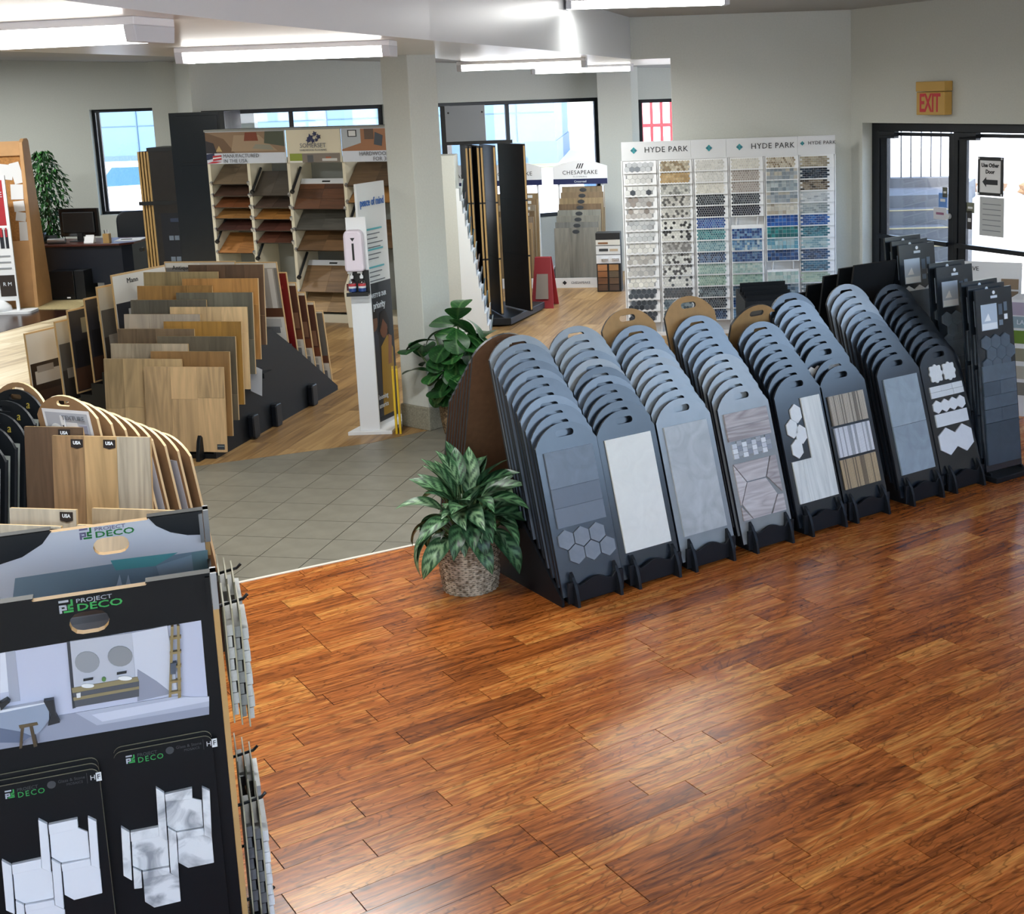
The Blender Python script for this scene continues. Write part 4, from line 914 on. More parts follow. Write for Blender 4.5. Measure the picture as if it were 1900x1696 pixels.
# red a-frame
t = thing('a_frame_sign', 'red folding sign standing beside the black wing display', 'sign', (-1.05, 15.95, 0), R(-8))
for s_ in (-1, 1):
    b = MB(); b.add([(-.14, .16*s_, 0), (.14, .16*s_, 0), (.10, .02*s_, .62), (-.10, .02*s_, .62), (-.14, .18*s_, 0), (.14, .18*s_, 0), (.10, .035*s_, .62), (-.10, .035*s_, .62)], [(0,1,2,3),(7,6,5,4),(0,4,5,1),(1,5,6,2),(2,6,7,3),(3,7,4,0)] if s_ > 0 else [(3,2,1,0),(4,5,6,7),(1,5,4,0),(2,6,5,1),(3,7,6,2),(0,4,7,3)]); b.build('panel', 'red_paint', t, bevel=.004)
b = MB(); b.add([(-.08, -.183, .12), (.08, -.183, .12), (.07, -.10, .42), (-.07, -.10, .42)], [(0, 1, 2, 3)], '#9c8f84'); b.build('notice', 'print', t)
# flooring towers by the window
def tower(x, y, ang, label, sub, tones, tags, faces, cutname):
    t = thing('flooring_tower', label, 'display stand', (x, y, 0), ang)
    b = MB(); b.box(-.37, .37, -.02, 0, 0, .135); b.build('front_board', 'white_card', t)
    for s_ in (-1, 1):
        b = MB(); b.prism([(0, 0), (.75, 0), (.75, .30), (.40, .27), (.10, .2), (0, .135)], s_*.36 - .012, s_*.36 + .012, 'x'); b.build('side_board', 'white_card', t)
        b = MB(); b.box(s_*.31 - .012, s_*.31 + .012, .62, .66, .2, 1.42); b.build('post', 'white_card', t)
    hdr = [(-.38, 1.36), (.38, 1.36), (.38, 1.60)] + [(.38 - .76*i/10, 1.60 + .085 * math.sin(PI*i/10)) for i in range(1, 10)] + [(-.38, 1.60)]
    b = MB(); b.prism(hdr, .60, .62, 'y'); h = b.build('header', 'white_card', t)
    b = MB(); b.box(-.38, .38, .597, .60, 1.355, 1.43); b.build('header_band', 'navy_ink', t)
    text('CHESAPEAKE', .078, 'ink_dark', t, (0, .598, 1.515), space=1.1); text('FLOORING', .03, 'ink_grey', t, (0, .598, 1.458), space=1.4); text(sub, .04, 'white_ink', t, (0, .595, 1.392))
    for i in range(3):
        b = MB(); xx = -.035 + .032*i; b.add([(xx - .018, .598, 1.57), (xx - .002, .598, 1.57), (xx + .028, .598, 1.64), (xx + .012, .598, 1.64)], [(0, 1, 2, 3)]); b.build('logo_bar', 'ink_dark', t)
    text('CHESAPEAKE', .045, 'ink_grey', t, (.06, -.022, .072)); b = MB(); b.prism(ngon(4, .03, -.16, .072, 0), -.0225, -.02, 'y'); b.build('logo', 'ink_dark', t)
    c, s_ = math.cos(ang), math.sin(ang)
    for i, tone in enumerate(tones):
        lx, ly, z = .0 + .004*i, .075 + .07*i, .10 + .0
        hh = .70 + .075*i
        k = wood_board((x + c*lx - s_*ly, y + s_*lx + c*ly, z), ang, tone, '%s flooring board, %s in the %s tower by the window' % (faces, ORD[i], cutname), 'flooring boards in the window towers', w=.60, h=hh, lean=R(4), n=3, cuts=False)
        if tags == 'oval':
            b = MB(); b.prism([(a_*1.0, z_) for a_, z_ in [(.05*math.cos(2*PI*j/14), hh - .05 + .028*math.sin(2*PI*j/14)) for j in range(14)]], -.0125, -.0105, 'y', '#33363a'); b.build('oval_tag', 'print', k)
        else:
            b = MB(); b.box(.10, .22, -.0125, -.0105, hh - .065, hh - .025, '#d5d7d6'); b.build('label_tag', 'print', k)
tower(-.71, 17.42, R(-8), 'white flooring tower headed Chesapeake beside the window column', 'Crossroad', ('#75736b', '#6a6a66', '#75746c', '#7a7a72', '#6d5a45', '#8d7a5c', '#77654f', '#86755c'), 'oval', 'grey to brown', 'right hand')
tower(-1.62, 17.55, R(-8), 'white flooring tower headed Chesapeake, half hidden behind the wing display', 'Hardwood', ('#7a6549', '#8a7355', '#77695a', '#6b573f', '#9c8f7c', '#79644a', '#8a7452'), 'label', 'brown', 'middle')
tower(-2.5, 17.4, R(-8), 'white flooring tower headed Chesapeake, seen only between the wing leaves', 'Hardwood', ('#7a6549', '#a58a63', '#6b573f', '#8a6a48'), 'label', 'tan', 'left hand')
# small box of trim samples
t = thing('trim_sample_case', 'case of wood trim blocks and handles at the foot of the window column', 'display case', (-.26, 16.95, 0), R(-5))
b = MB(); b.box(-.16, .16, 0, .22, 0, .78); b.build('case', 'black_plastic', t)
b = MB()
for i, (z0, z1, cc) in enumerate(((.70, .78, '#1d1e20'), (.62, .69, '#d7d3c8'), (.50, .61, '#d9d9d6'), (.38, .49, '#e1e2e2'))): b.box(-.16, .16, -.006, 0, z0, z1, cc)
b.box(-.13, .0, -.008, -.006, .635, .66, '#8a6242'); b.box(-.12, .0, -.008, -.006, .54, .575, '#33363a'); b.box(.02, .13, -.008, -.006, .54, .57, '#b9a58a'); b.build('card_panel', 'print', t)
for x in (-.09, .05):
    b = MB(); b.box(x, x + .09, -.028, -.006, .415, .445); b.build('handle_sample', 'chrome', t)
for i in range(2):
    for j in range(4):
        b = MB(); b.box(-.145 + i*.15, -.02 + i*.15, -.02, 0, .02 + j*.088, .10 + j*.088); b.build('wood_block', swood(('#5a3f2c', '#6f4a30', '#8a5a36', '#a8744a', '#4a3a30', '#5c4634', '#6a5a46', '#a0764a')[i*4 + j], axis='x'), t)
# ------------------------------------------------------------------ mosaic wall display
HX0, HY = -.035, 13.74; PITCH = .1226; CW = .374
t = thing('mosaic_display', 'white wall display of mosaic sheets headed Hyde Park', 'display stand', (HX0, HY, 0), 0); HYD = t
b = MB(); b.box(0, 6*CW, .05, .07, .04, 1.88); b.build('back_panel', 'white_card', t)
for i in range(7):
    b = MB(); b.box(i*CW - .006, i*CW + .006, -.01, .06, .04, 1.875); b.build('divider', 'white_card', t)
b = MB(); b.box(0, 6*CW, -.02, .07, 0, .04); b.build('plinth', 'white_card', t)
mat('teal_logo', '#2f8f95', .5); mat('teal_dark', '#1f6e7c', .5)
mat('header_white', '#d3d5d8', .5)
for x0, x1, tx, lx, sz in ((0, .73, .45, .13, .082), (.73, 1.10, None, .19, 0), (1.10, 1.85, .47, .14, .082), (1.85, 2.245, .235, .05, .052)):
    b = MB(); b.box(x0 + .001, x1 - .001, -.015, .0, 1.878, 2.075); k = b.build('header', 'header_white', t)
    cz = 1.985 if sz != .052 else 2.0; r_ = .036 if sz != .052 else .024
    for ddx, ddz, m_ in ((0, 1, 'teal_logo'), (1, 0, 'teal_dark'), (-1, 0, 'teal_dark'), (0, -1, 'teal_logo')):
        b = MB(); b.prism(ngon(4, r_*.48, x0 + lx + ddx*r_*.5, cz + ddz*r_*.5), -.018, -.015, 'y'); b.build('logo_diamond', m_, k)
    if tx: text('HYDE PARK', sz, 'ink_dark', k, (x0 + tx + .02, -.017, cz), space=1.08)
hr = random.Random(21)
def jit(h, a=.12):
    k = 1 + hr.uniform(-a, a); c = H(h); return tuple(min(1, v * k) for v in c[:3]) + (1,)
def mosaic(kind, pal, w, h):
    """real pieces on a sheet; palette entries are drawn at random"""
    b = MB()
    def piece(poly): b.prism(poly, -.0045, 0, 'y', jit(hr.choice(pal)))
    if kind in ('hex', 'hexs', 'penny'):
        r_ = {'hex': .034, 'hexs': .0185, 'penny': .0155}[kind]; sx = r_ * 1.7320508
        nx = int(w / sx - .5); nz = {'hex': 2, 'hexs': 4, 'penny': 5}[kind]; r_ = min(r_, h / (1.5*nz + .5)); sx = r_ * 1.7320508; nx = int(w / sx - .4); sz = r_ * 1.5
        for j in range(nz):
            for i in range(nx):
                x = -w/2 + sx * (i + .5) + (sx/2 if j % 2 else 0); z = sz * j + r_ + .001
                piece(ngon(6, r_ * (.94 if kind != 'penny' else .86), x, z, PI/6))
        if kind != 'penny': b.box(-w/2 + sx*.25, -w/2 + sx*(nx + .25), -.0022, 0, r_*.5, sz*(nz - 1) + r_*1.5, '#8b8d8f')
    elif kind in ('sq', 'sqb'):
        s_ = .0265 if kind == 'sq' else .041
        for j in range(int((h + .01) / s_)):
            for i in range(int(w / s_)):
                x = -w/2 + s_*i; z = .003 + s_*j; piece([(x, z), (x + s_*.93, z), (x + s_*.93, z + s_*.93), (x, z + s_*.93)])
    elif kind == 'brick':
        hh = .0215; ww = .048
        for j in range(int(h / hh)):
            for i in range(6):
                x = -w/2 + ww*i + (ww/2 if j % 2 else 0) - .02; z = .004 + hh*j; piece([(x, z), (x + ww*.95, z), (x + ww*.95, z + hh*.86), (x, z + hh*.86)])
    return b.mesh('mosaic', 'tile_gloss')
PAL = {
 'pale grey with dark dots': ['#b9bcc0']*7 + ['#7f848b'], 'white marble': ['#c9c9c8', '#d5d5d3'], 'white with charcoal dots': ['#cfd0cf']*6 + ['#4a4e55'], 'veined grey': ['#a9a7a6', '#bdbbb9', '#8d8580'], 'veined brown': ['#b3afac', '#c4c1be', '#8f8781'],
 'light grey': ['#bfc1c2', '#adb0b3', '#c9cacb'], 'soft grey': ['#b3b6b8', '#c3c5c6'], 'off white': ['#cccbc6', '#d6d5d0'], 'taupe mix': ['#a7a39d', '#c6c4bf', '#b5b1aa'], 'warm grey': ['#a9a7a3', '#b4b1ac'], 'cream': ['#cfccc2', '#d9d6cc'], 'black': ['#22262b', '#1b1f24'], 'black mix': ['#2b2f34', '#3e4247', '#1b1f24'], 'charcoal': ['#3a3d43', '#474a50', '#2b2e34'],
 'beige speckled': ['#b3a894', '#c6bda9', '#8e7f68'], 'tan': ['#b39a73', '#a98f68', '#bda57f'], 'grey speckled': ['#a8a9a4', '#bfbfb9', '#7c7d7a'], 'grey and charcoal': ['#b5b3ad', '#c6c4be', '#5e5d5b'], 'white and black': ['#c9c8c2', '#d5d4ce', '#c9c8c2', '#3a3a3b'], 'grey mix': ['#9d9b97', '#b1afab', '#7b7875'], 'black and white diamond': ['#d0cfc9', '#3c3836', '#7d7a75', '#d0cfc9'], 'dark brown': ['#3c3632', '#4c4541', '#2c2826'], 'blue grey': ['#5c6e78', '#7f8d92', '#3e4b54'], 'teal grey': ['#3f6c78', '#5c7f86', '#2c4650'],
 'dark slate': ['#3b424a', '#565d63', '#2b3138'], 'midnight': ['#1a1e2b', '#242938'], 'royal blue': ['#33589b', '#4a73a8', '#284683'], 'teal': ['#3d7f85', '#5a979a', '#2f666f'], 'pale teal': ['#7fa0a5', '#94b0b3', '#5f868f'], 'navy mix': ['#33496b', '#5b7391', '#26344d'], 'sage': ['#93ab9f', '#a5b9ad', '#7d9a90'], 'green sage': ['#8aa491', '#9cb29f', '#739080'], 'slate mix': ['#4d5a60', '#6f7c80', '#353e44'], 'taupe': ['#a39a93', '#968d87', '#aea69f'],
 'blue squares': ['#2f4f86', '#45699a', '#6d8fb0', '#274070'], 'sky squares': ['#5d82a3', '#84a2b5', '#b1bdc0', '#47688b'], 'navy squares': ['#243a61', '#3b5580', '#5a7593'], 'pale green squares': ['#a3b5b0', '#b8c4bb', '#8ba59f'], 'sage squares': ['#8fa99a', '#a4b8a9', '#7b968c'], 'storm squares': ['#3d4f60', '#566b7c', '#77868f'],
 'silver squares': ['#8f9aa0', '#a9b1b3', '#7c878e'], 'stone squares': ['#9aa1a6', '#b5b0a4', '#818a92'], 'sand squares': ['#b5b1a6', '#c6c2b6', '#a59a8a'], 'cobalt squares': ['#1d4f9a', '#2a62ad', '#184180'], 'emerald squares': ['#1c6f73', '#2b8284', '#155a60'], 'aqua squares': ['#4f8aa0', '#7fa7b4', '#9fb6bb'], 'deep blue squares': ['#1d3f70', '#2c5488', '#17335b'],
 'sand bricks': ['#a39a85', '#b5ac97', '#8d8370'], 'ink bricks': ['#25313f', '#364555', '#1b2531'], 'umber bricks': ['#6d6152', '#8a7d6b', '#3c352e'], 'pale bricks': ['#abb0b3', '#bcc0c1', '#9aa0a4'], 'grey bricks': ['#8f989b', '#a3aaaa', '#7b8588'], 'cobalt bricks': ['#1f4d8f', '#2d63a5', '#18407a'], 'teal bricks': ['#25606f', '#397685', '#1a4c5b'], 'misty bricks': ['#6f919b', '#8da9ae', '#a8bbbb'], 'navy bricks': ['#1d3b60', '#2d4f78', '#152c4a'], 'lake bricks': ['#21546f', '#356a85', '#173f58'], 'moss bricks': ['#8a9f8d', '#9fb09b', '#748c7c'], 'shadow bricks': ['#2f3d45', '#475861', '#212c33']}
HC = [('hex', ['pale grey with dark dots', 'white marble', 'white with charcoal dots', 'veined grey', 'veined brown', 'light grey', 'soft grey', 'off white', 'taupe mix', 'warm grey', 'cream', 'black', 'black mix', 'charcoal']),
      ('hexs', ['beige speckled', 'tan', 'grey speckled', 'grey and charcoal', 'grey and charcoal', 'white and black', 'white and black', 'grey mix', 'black and white diamond', 'black and white diamond', 'white and black', 'dark brown', 'blue grey', 'teal grey']),
      ('penny', ['off white', 'off white', 'cream', 'dark slate', 'midnight', 'royal blue', 'teal', 'pale teal', 'navy mix', 'sage', 'green sage', 'slate mix', 'dark slate', 'navy mix']),
      (None, ['cream', 'taupe', 'taupe', 'dark slate', 'midnight', None, 'blue squares', 'sky squares', 'navy squares', 'pale green squares', 'sage squares', 'storm squares', 'navy squares', 'blue squares']),
      ('sqb', ['beige speckled', 'stone squares', 'silver squares', 'stone squares', 'sand squares', 'cobalt squares', 'emerald squares', 'aqua squares', 'deep blue squares', None, 'pale green squares', 'storm squares', 'sage squares', 'storm squares']),
      ('brick', ['sand bricks', 'ink bricks', 'umber bricks', 'pale bricks', 'grey bricks', 'cobalt bricks', 'teal bricks', 'misty bricks', 'navy bricks', 'lake bricks', 'moss bricks', 'shadow bricks', 'shadow bricks', 'ink bricks'])]
KN = {'hex': 'hexagon mosaic', 'hexs': 'small hexagon mosaic', 'penny': 'penny round mosaic', 'sq': 'mosaic', 'sqb': 'mosaic', 'brick': 'mosaic'}
ORN = ['top', 'second', 'third', 'fourth', 'fifth', 'sixth', 'seventh', 'eighth', 'ninth', 'tenth', 'eleventh', 'twelfth', 'thirteenth', 'lowest']
CNN = ['first', 'second', 'third', 'fourth', 'fifth', 'sixth']
b = MB(); b.box(-CW/2 + .012, CW/2 - .012, 0, .006, -.004, PITCH + .03); SHM = b.mesh('card', 'white_card')
for ci, (kd, rows_) in enumerate(HC):
    for ri, nm in enumerate(rows_):
        z = 1.872 - PITCH * (ri + 1)
        if nm is None:
            for dx in (-.11, .11):
                b = MB(); b.tube([(CW*(ci + .5) + dx, .03, z + .0), (CW*(ci + .5) + dx, .0, z + .115)], .011, 8); b.build('peg', 'white_card', HYD)
            continue
        k = kd or ('penny' if ri < 5 else 'sq')
        if k == 'sqb' and ri == 0: k = 'penny'
        hh = PITCH - .009
        o = thing('mosaic_sheet', '%s %s, %s in %s column of the wall display' % (nm, KN[k], ORN[ri], CNN[ci]), 'mosaic sample', (HX0 + CW*(ci + .5), HY - .028, z), (-R(9), 0, hr.uniform(-.008, .008)), 'mosaic sheets on the wall display')
        link('card', SHM, o); m = link('mosaic', mosaic(k, PAL[nm], CW - .045, hh), o, (0, 0, .004)); m['kind'] = 'stuff'
# black box of stacked cards in front of the display
t = thing('card_box', 'black box of stacked cards in front of the mosaic display', 'box', (1.12, 12.45, 0), R(8))
b = MB(); b.prism([(0, 0), (.40, 0), (.40, .62), (0, .55)], 0, .50, 'x'); b.build('box', 'black_plastic', t, bevel=.004)
for i in range(4):
    b = MB(); b.box(.02, .48, .02 + .09*i, .03 + .09*i, .5, .60 + .03*i); b.build('card', 'stand_black', t)
b = MB(); b.box(.05, .45, -.004, 0, .38, .46, '#5b5650'); b.build('label', 'print', t); text('SENCE', .05, 'white_ink', t, (.28, -.005, .42))
# ------------------------------------------------------------------ sanitizer kiosk
t = thing('sanitizer_kiosk', 'white kiosk with a tall poster beside the pillar', 'kiosk', (-2.09, 9.98, 0), 0)
mat('kiosk_white', '#e3e5e8', .35); mat('dispenser_plastic', '#ddd3e0', .3)
b = MB(); b.prism([(-.17, -.03), (.18, -.03), (.20, .20), (.22, .52), (.02, .52), (-.10, .2)], 0, .03); b.build('base_plate', 'kiosk_white', t, bevel=.004)
b = MB(); b.box(-.075, .08, .0, .025, .03, 1.72); b.build('front_board', 'kiosk_white', t, bevel=.002)
pa = R(70); Mx = Matrix.Translation((.085, .03, 0)) @ Matrix.Rotation(pa, 4, 'Z')
pm = bpy.data.objects.new('side_board', MB().box(0, .56, 0, .02, .03, 1.97).mesh('side_board', 'kiosk_white')); COL.objects.link(pm); pm.parent = t; pm.location = (.02, .03, 0); pm.rotation_euler = (0, 0, pa); pm.scale.x = .74
man = [('#e1e4e6', (.0, .56, .06, 1.965)), ('#262b33', (.0, .56, .06, 1.18)), ('#3b4250', [(.05, .1), (.26, .1), (.24, .75), (.16, .84), (.06, .8)]), ('#b08a34', [(.24, .1), (.5, .1), (.52, .62), (.42, .74), (.28, .66)]), ('#7a5440', ngon(12, .075, .16, .87)), ('#1c1717', [(.09, .9), (.23, .9), (.21, .97), (.12, .97)]), ('#7d4f38', ngon(12, .078, .35, .80)), ('#1d1413', [(.25, .78), (.29, .93), (.40, .95), (.47, .84), (.45, .7), (.42, .82), (.34, .88), (.28, .8)]), ('#9a6a4c', [(.40, .5), (.47, .5), (.50, .72), (.44, .74)])]
q = prints(pm, man, y=0, name='poster')
for i in range(3): pass
mat('ink_blue', '#2f62ad', .5); mat('ink_teal', '#5fb3c0', .5)
text('peace of mind', .085, 'ink_blue', pm, (.28, -.0075, 1.82), bold=.002); 
for i, (z, c, sz, s_) in enumerate(((1.62, 'ink_teal', .035, 'sustainability'), (1.57, 'ink_grey', .022, 'designed for comfort'), (1.535, 'ink_grey', .022, 'and lasting quality'), (1.50, 'ink_grey', .022, 'in every room'))):
    pass
for z0, n_ in ((1.60, 5), (1.44, 3), (1.30, 4)):
    for i in range(n_):
        b = MB(); b.box(.12, .44 - .05*(i % 3), -.008, -.0065, z0 - .035*i, z0 - .035*i + (.014 if i == 0 else .008)); b.build('text_line', 'ink_teal' if i == 0 else 'ink_grey', pm)
text('SAFETY IS OUR', .05, 'white_ink', pm, (.27, -.0085, 1.08)); text('priority', .08, 'white_ink', pm, (.28, -.0085, 1.0), bold=.001)
text('looming', .06, 'white_ink', pm, (.24, -.0085, .26)); text('america', .06, 'white_ink', pm, (.24, -.0085, .19))
# dispenser and bottles
d = thing('soap_dispenser', 'white automatic hand sanitizer dispenser on the kiosk', 'dispenser', (-2.10, 9.90, 1.31), 0)
b = MB(); b.prism([(-.07, 0), (.07, 0), (.075, .03), (.072, .29), (.05, .32), (-.05, .32), (-.072, .29), (-.075, .03)], -.02, .078, 'y'); b.build('body', 'dispenser_plastic', d, bevel=.018, smooth=False)
b = MB(); b.box(-.008, .008, -.022, -.0195, .09, .22); b.build('level_slot', 'black_plastic', d)
b = MB(); b.prism([(-.018, .262), (.018, .262), (0, .235)], -.022, -.0195, 'y'); b.build('arrow_mark', 'black_plastic', d)
s_ = thing('bottle_tray', 'black bottle tray below the sanitizer dispenser', 'tray', (-2.09, 9.98, 1.12), 0)
b = MB(); b.box(-.085, .08, -.10, -.0, 0, .012); b.build('shelf', 'black_plastic', s_); b = MB(); b.box(-.06, .08, -.012, 0, .012, .19); b.build('back', 'black_plastic', s_); b = MB(); b.box(-.085, .08, -.10, -.095, .012, .03); b.build('lip', 'black_plastic', s_)
glassmat('clear_plastic', .12, '#dfe8ee')
for x, lab in ((-.045, 'left pump bottle of sanitizer in the black tray'), (.03, 'right pump bottle of sanitizer in the black tray')):
    o = thing('pump_bottle', lab, 'bottle', (-2.09 + x, 9.93, 1.133), 0, 'pump bottles of sanitizer')
    b = MB(); b.lathe([(.026, 0), (.029, .005), (.029, .09), (.022, .105), (.011, .112), (.011, .12)], 16); b.build('bottle', 'clear_plastic', o, smooth=True)
    b = MB(); b.lathe([(.0295, .02), (.0298, .021), (.0298, .045), (.0295, .046)], 16, '#24407e'); b.lathe([(.0295, .047), (.0298, .048), (.0298, .06), (.0295, .061)], 16, '#d7dae0'); b.lathe([(.0295, .062), (.0298, .063), (.0298, .08), (.0295, .081)], 16, '#b33a3f'); b.build('label', 'print', o)
    b = MB(); b.lathe([(.013, .12), (.014, .14), (.006, .145), (.006, .165)], 12); b.box(-.03, .008, -.006, .006, .160, .172); b.build('pump', 'kiosk_white', o)
t = thing('folded_floor_sign', 'folded yellow floor sign leaning behind the kiosk poster', 'sign', (-1.835, 9.95, 0), R(100))
mat('safety_yellow', '#d8b21c', .4)
for y in (0, .03):
    b = MB(); b.prism([(0, 0), (.20, 0), (.16, .52), (.04, .52)], y, y + .018, 'y'); b.build('panel', 'safety_yellow', t, bevel=.004)
# ------------------------------------------------------------------ plants
vmat('leaf_vcol', .38, noise=.15, nscale=14, spec=.4)
mat('stem_green', '#4a5f35', .6); mat('soil', '#2a2018', .9)
m_, n_, l_, b_ = nmat('wicker')
tc = n_.new('ShaderNodeTexCoord'); nz = n_.new('ShaderNodeTexNoise'); nz.inputs['Scale'].default_value = 40; l_.new(tc.outputs['Object'], nz.inputs['Vector'])
rp = n_.new('ShaderNodeValToRGB'); rp.color_ramp.elements[0].color = H('#7a6a54'); rp.color_ramp.elements[1].color = H('#cdbfa6'); rp.color_ramp.elements[0].position = .35; rp.color_ramp.elements[1].position = .62
l_.new(nz.outputs['Fac'], rp.inputs['Fac']); l_.new(rp.outputs['Color'], b_.inputs['Base Color']); b_.inputs['Roughness'].default_value = .75
def basket(t, r0, r1, h, rows_=22, stakes=26, m='wicker'):
    """woven sides: each strand row weaves over and under the stakes"""
    b = MB(); N = stakes * 2
    for j in range(rows_):
        z = h * (j + .5) / rows_; dz = h / rows_ * .46; rb = r0 + (r1 - r0) * math.sin(PI/2 * min(1, z / h * 1.3))
        ring = []
        for i in range(N):
            a = 2*PI*i/N; rr_ = rb + (.0045 if (i + j) % 2 else -.0035); ring.append((rr_ * math.cos(a), rr_ * math.sin(a)))
        vs = [(x, y, z - dz) for x, y in ring] + [(x*1.012, y*1.012, z) for x, y in ring] + [(x, y, z + dz) for x, y in ring]
        fs = []
        for i in range(N):
            k = (i + 1) % N; fs += [(i, k, N + k, N + i), (N + i, N + k, 2*N + k, 2*N + i)]
        b.add(vs, fs)
    o = b.build('weave', m, t, smooth=True); o['kind'] = 'stuff'
    b = MB(); b.lathe([(r0*.97, .004), (r0*.97, .01), (r1*.97, h*.85), (r1*.97, h - .03), (.001, h - .03)], 32); b.build('liner', 'soil', t)
    b = MB(); b.tube([(r1 * math.cos(2*PI*i/32), r1 * math.sin(2*PI*i/32), h) for i in range(33)], .009, 6); b.build('rim', m, t, smooth=True)
def leaf_mesh(L, Wd, droop, kind, cols, nx=12, ny=30, fold=.25):
    """blade along +x from its base, bending down; colours per face"""
    b = MB(); vs = []; fs = []; cs = []
    for j in range(ny + 1):
        t_ = j / ny; a = droop * t_ ; x = L * (math.sin(a) / max(droop, 1e-3)) if droop > .02 else L * t_; z = -L * (1 - math.cos(a)) / max(droop, 1e-3) if droop > .02 else 0
        if kind == 'lance': wv = Wd * (math.sin(PI * min(1, t_ ** .8)) ** .8) * (1 if t_ < .6 else (1 - ((t_ - .6) / .4) ** 2 * .25))
        else: wv = Wd * (math.sin(PI * (t_ ** 1.25)) ** .55 if 0 < t_ < 1 else .02) * (.75 + .35 * t_)
        wv = max(wv, .002)
        for i in range(nx + 1):
            s_ = i / nx * 2 - 1; vs.append((x + abs(s_) * wv * fold * math.sin(a) * .5, s_ * wv, z + abs(s_) * wv * fold + (.006 * math.sin(9 * t_ + 2 * s_) * abs(s_))))
    for j in range(ny):
        for i in range(nx):
            k = j * (nx + 1) + i; b.add([], [(k, k + 1, k + nx + 2, k + nx + 1)])
    b.v = vs; me = b.mesh('leaf', 'leaf_vcol', smooth=True)
    C0, C1, C2 = [H(c)[:3] for c in cols]; ss = lambda x: max(0, min(1, x)) ** 2 * (3 - 2 * max(0, min(1, x)))
    vc = []
    for j in range(ny + 1):
        for i in range(nx + 1):
            s_ = abs(i / nx * 2 - 1); t_ = j / ny
            if kind == 'lance': f = ss(.5 + 1.3 * math.sin(30 * (t_ - .28 * s_))) * ss((.95 - s_) * 3) * (.35 + .65 * ss(1.2 - s_)) * .85; f = max(f, ss((.16 - s_) * 9) * .6)
            else: f = max(ss((.14 - s_) * 8) * .55, .45 * ss(1 - 3.2 * abs(math.sin(11 * (t_ - .4 * s_)))))
            m0 = [C0[q] * (1 - ss(s_ * .5)) + C2[q] * ss(s_ * .5) for q in range(3)]
            vc.append(tuple(m0[q] * (1 - f) + C1[q] * f for q in range(3)) + (1.0,))
    at_ = me.attributes['Col'].data
    for lp in me.loops: at_[lp.index].color = vc[lp.vertex_index]
    return me
pr = random.Random(4)
t = thing('potted_plant', 'variegated leafy plant in a pale wicker basket at the end of the tile rack', 'plant', (-.91, 6.66, 0))
basket(t, .145, .163, .275)
CL = [('#16351f', '#6f9a6a', '#2f5a35'), ('#1b3d26', '#8db083', '#3a6a40'), ('#122c1c', '#557f57', '#26492c')]
LM = [leaf_mesh(1.0, .19, d_, 'lance', c) for c in CL for d_ in (.7, 1.3, 1.8)]
sm = MB()
for i in range(84):
    a = pr.uniform(0, 2*PI); el = pr.random(); h0 = .285 + .28 * (1 - el)**.8 * pr.uniform(.5, 1.1); rr_ = .05 + .13 * el
    L_ = pr.uniform(.19, .30); P = Vector((rr_ * math.cos(a), rr_ * math.sin(a), h0 + .02 + .03*pr.random()))
    up = R(66 - 70 * el + pr.uniform(-15, 15)); di = 0 if el < .35 else (1 if el < .7 else 2)
    o = link('leaf', LM[pr.randrange(3) * 3 + di], t, P, (pr.uniform(-.5, .5), -up, a)); o.scale = (L_, L_, L_)
    sm.tube([(0.03 * math.cos(a), .03 * math.sin(a), .22), (P.x*.6, P.y*.6, h0*.75 + .06), P], .0042, 5)
o = sm.build('stems', 'stem_green', t); o['kind'] = 'stuff'
t = thing('fiddle_leaf_plant', 'fiddle leaf plant with round glossy leaves in a brown wicker pot beside the pillar', 'plant', (-1.36, 9.95, 0))
m2 = MATS['wicker'].copy(); m2.name = 'wicker_brown'; MATS['wicker_brown'] = m2; rp2 = [n for n in m2.node_tree.nodes if n.type == 'VALTORGB'][0]; rp2.color_ramp.elements[0].color = H('#4b3a28'); rp2.color_ramp.elements[1].color = H('#9a7f5d')
basket(t, .13, .16, .30, m='wicker_brown')
FC = [('#1c4a20', '#5f9150', '#28602c'), ('#225527', '#77a860', '#32702f'), ('#163c1b', '#4f8046', '#225126')]
FM = [leaf_mesh(1.0, .46, d_, 'round', c, fold=.12) for c in FC for d_ in (.4, 1.0)]
sm = MB()
def fleaf(x, y, z, a, up, L_, roll=0):
    o = link('leaf', FM[pr.randrange(6)], t, (x, y, z), (roll, -R(up), a)); o.scale = (L_, L_, L_)
stems = [((0, 0), (.02, -.02, .95), 12), ((-.05, 0), (-.16, -.05, .80), 9), ((.05, -.02), (.16, -.05, .76), 10), ((-.08, -.03), (-.30, -.06, .68), 6)]
for (sx, sy), top, n_l in stems:
    p0 = Vector((sx, sy, .25)); p1 = Vector(top); sm.tube([p0, p0.lerp(p1, .5) + Vector((.01, 0, .03)), p1], [.012, .010, .007], 6)
    for i in range(n_l):
        f_ = .15 + .85 * (i + 1) / n_l; P = p0.lerp(p1, f_); a = i * 2.4 + sx * 20 + pr.uniform(-.3, .3)
        fleaf(P.x, P.y, P.z, a, (15 if f_ < .8 else 40) + pr.uniform(-30, 15), pr.uniform(.19, .27), pr.uniform(-.35, .35))
for i in range(26):
    a = pr.uniform(-3.1, .0); fleaf(.09*math.cos(a), .08*math.sin(a), pr.uniform(.42, .92), a, pr.uniform(-55, 5), pr.uniform(.18, .25), pr.uniform(-.4, .4))
o = sm.build('stems', 'stem_green', t, smooth=True); o['kind'] = 'stuff'
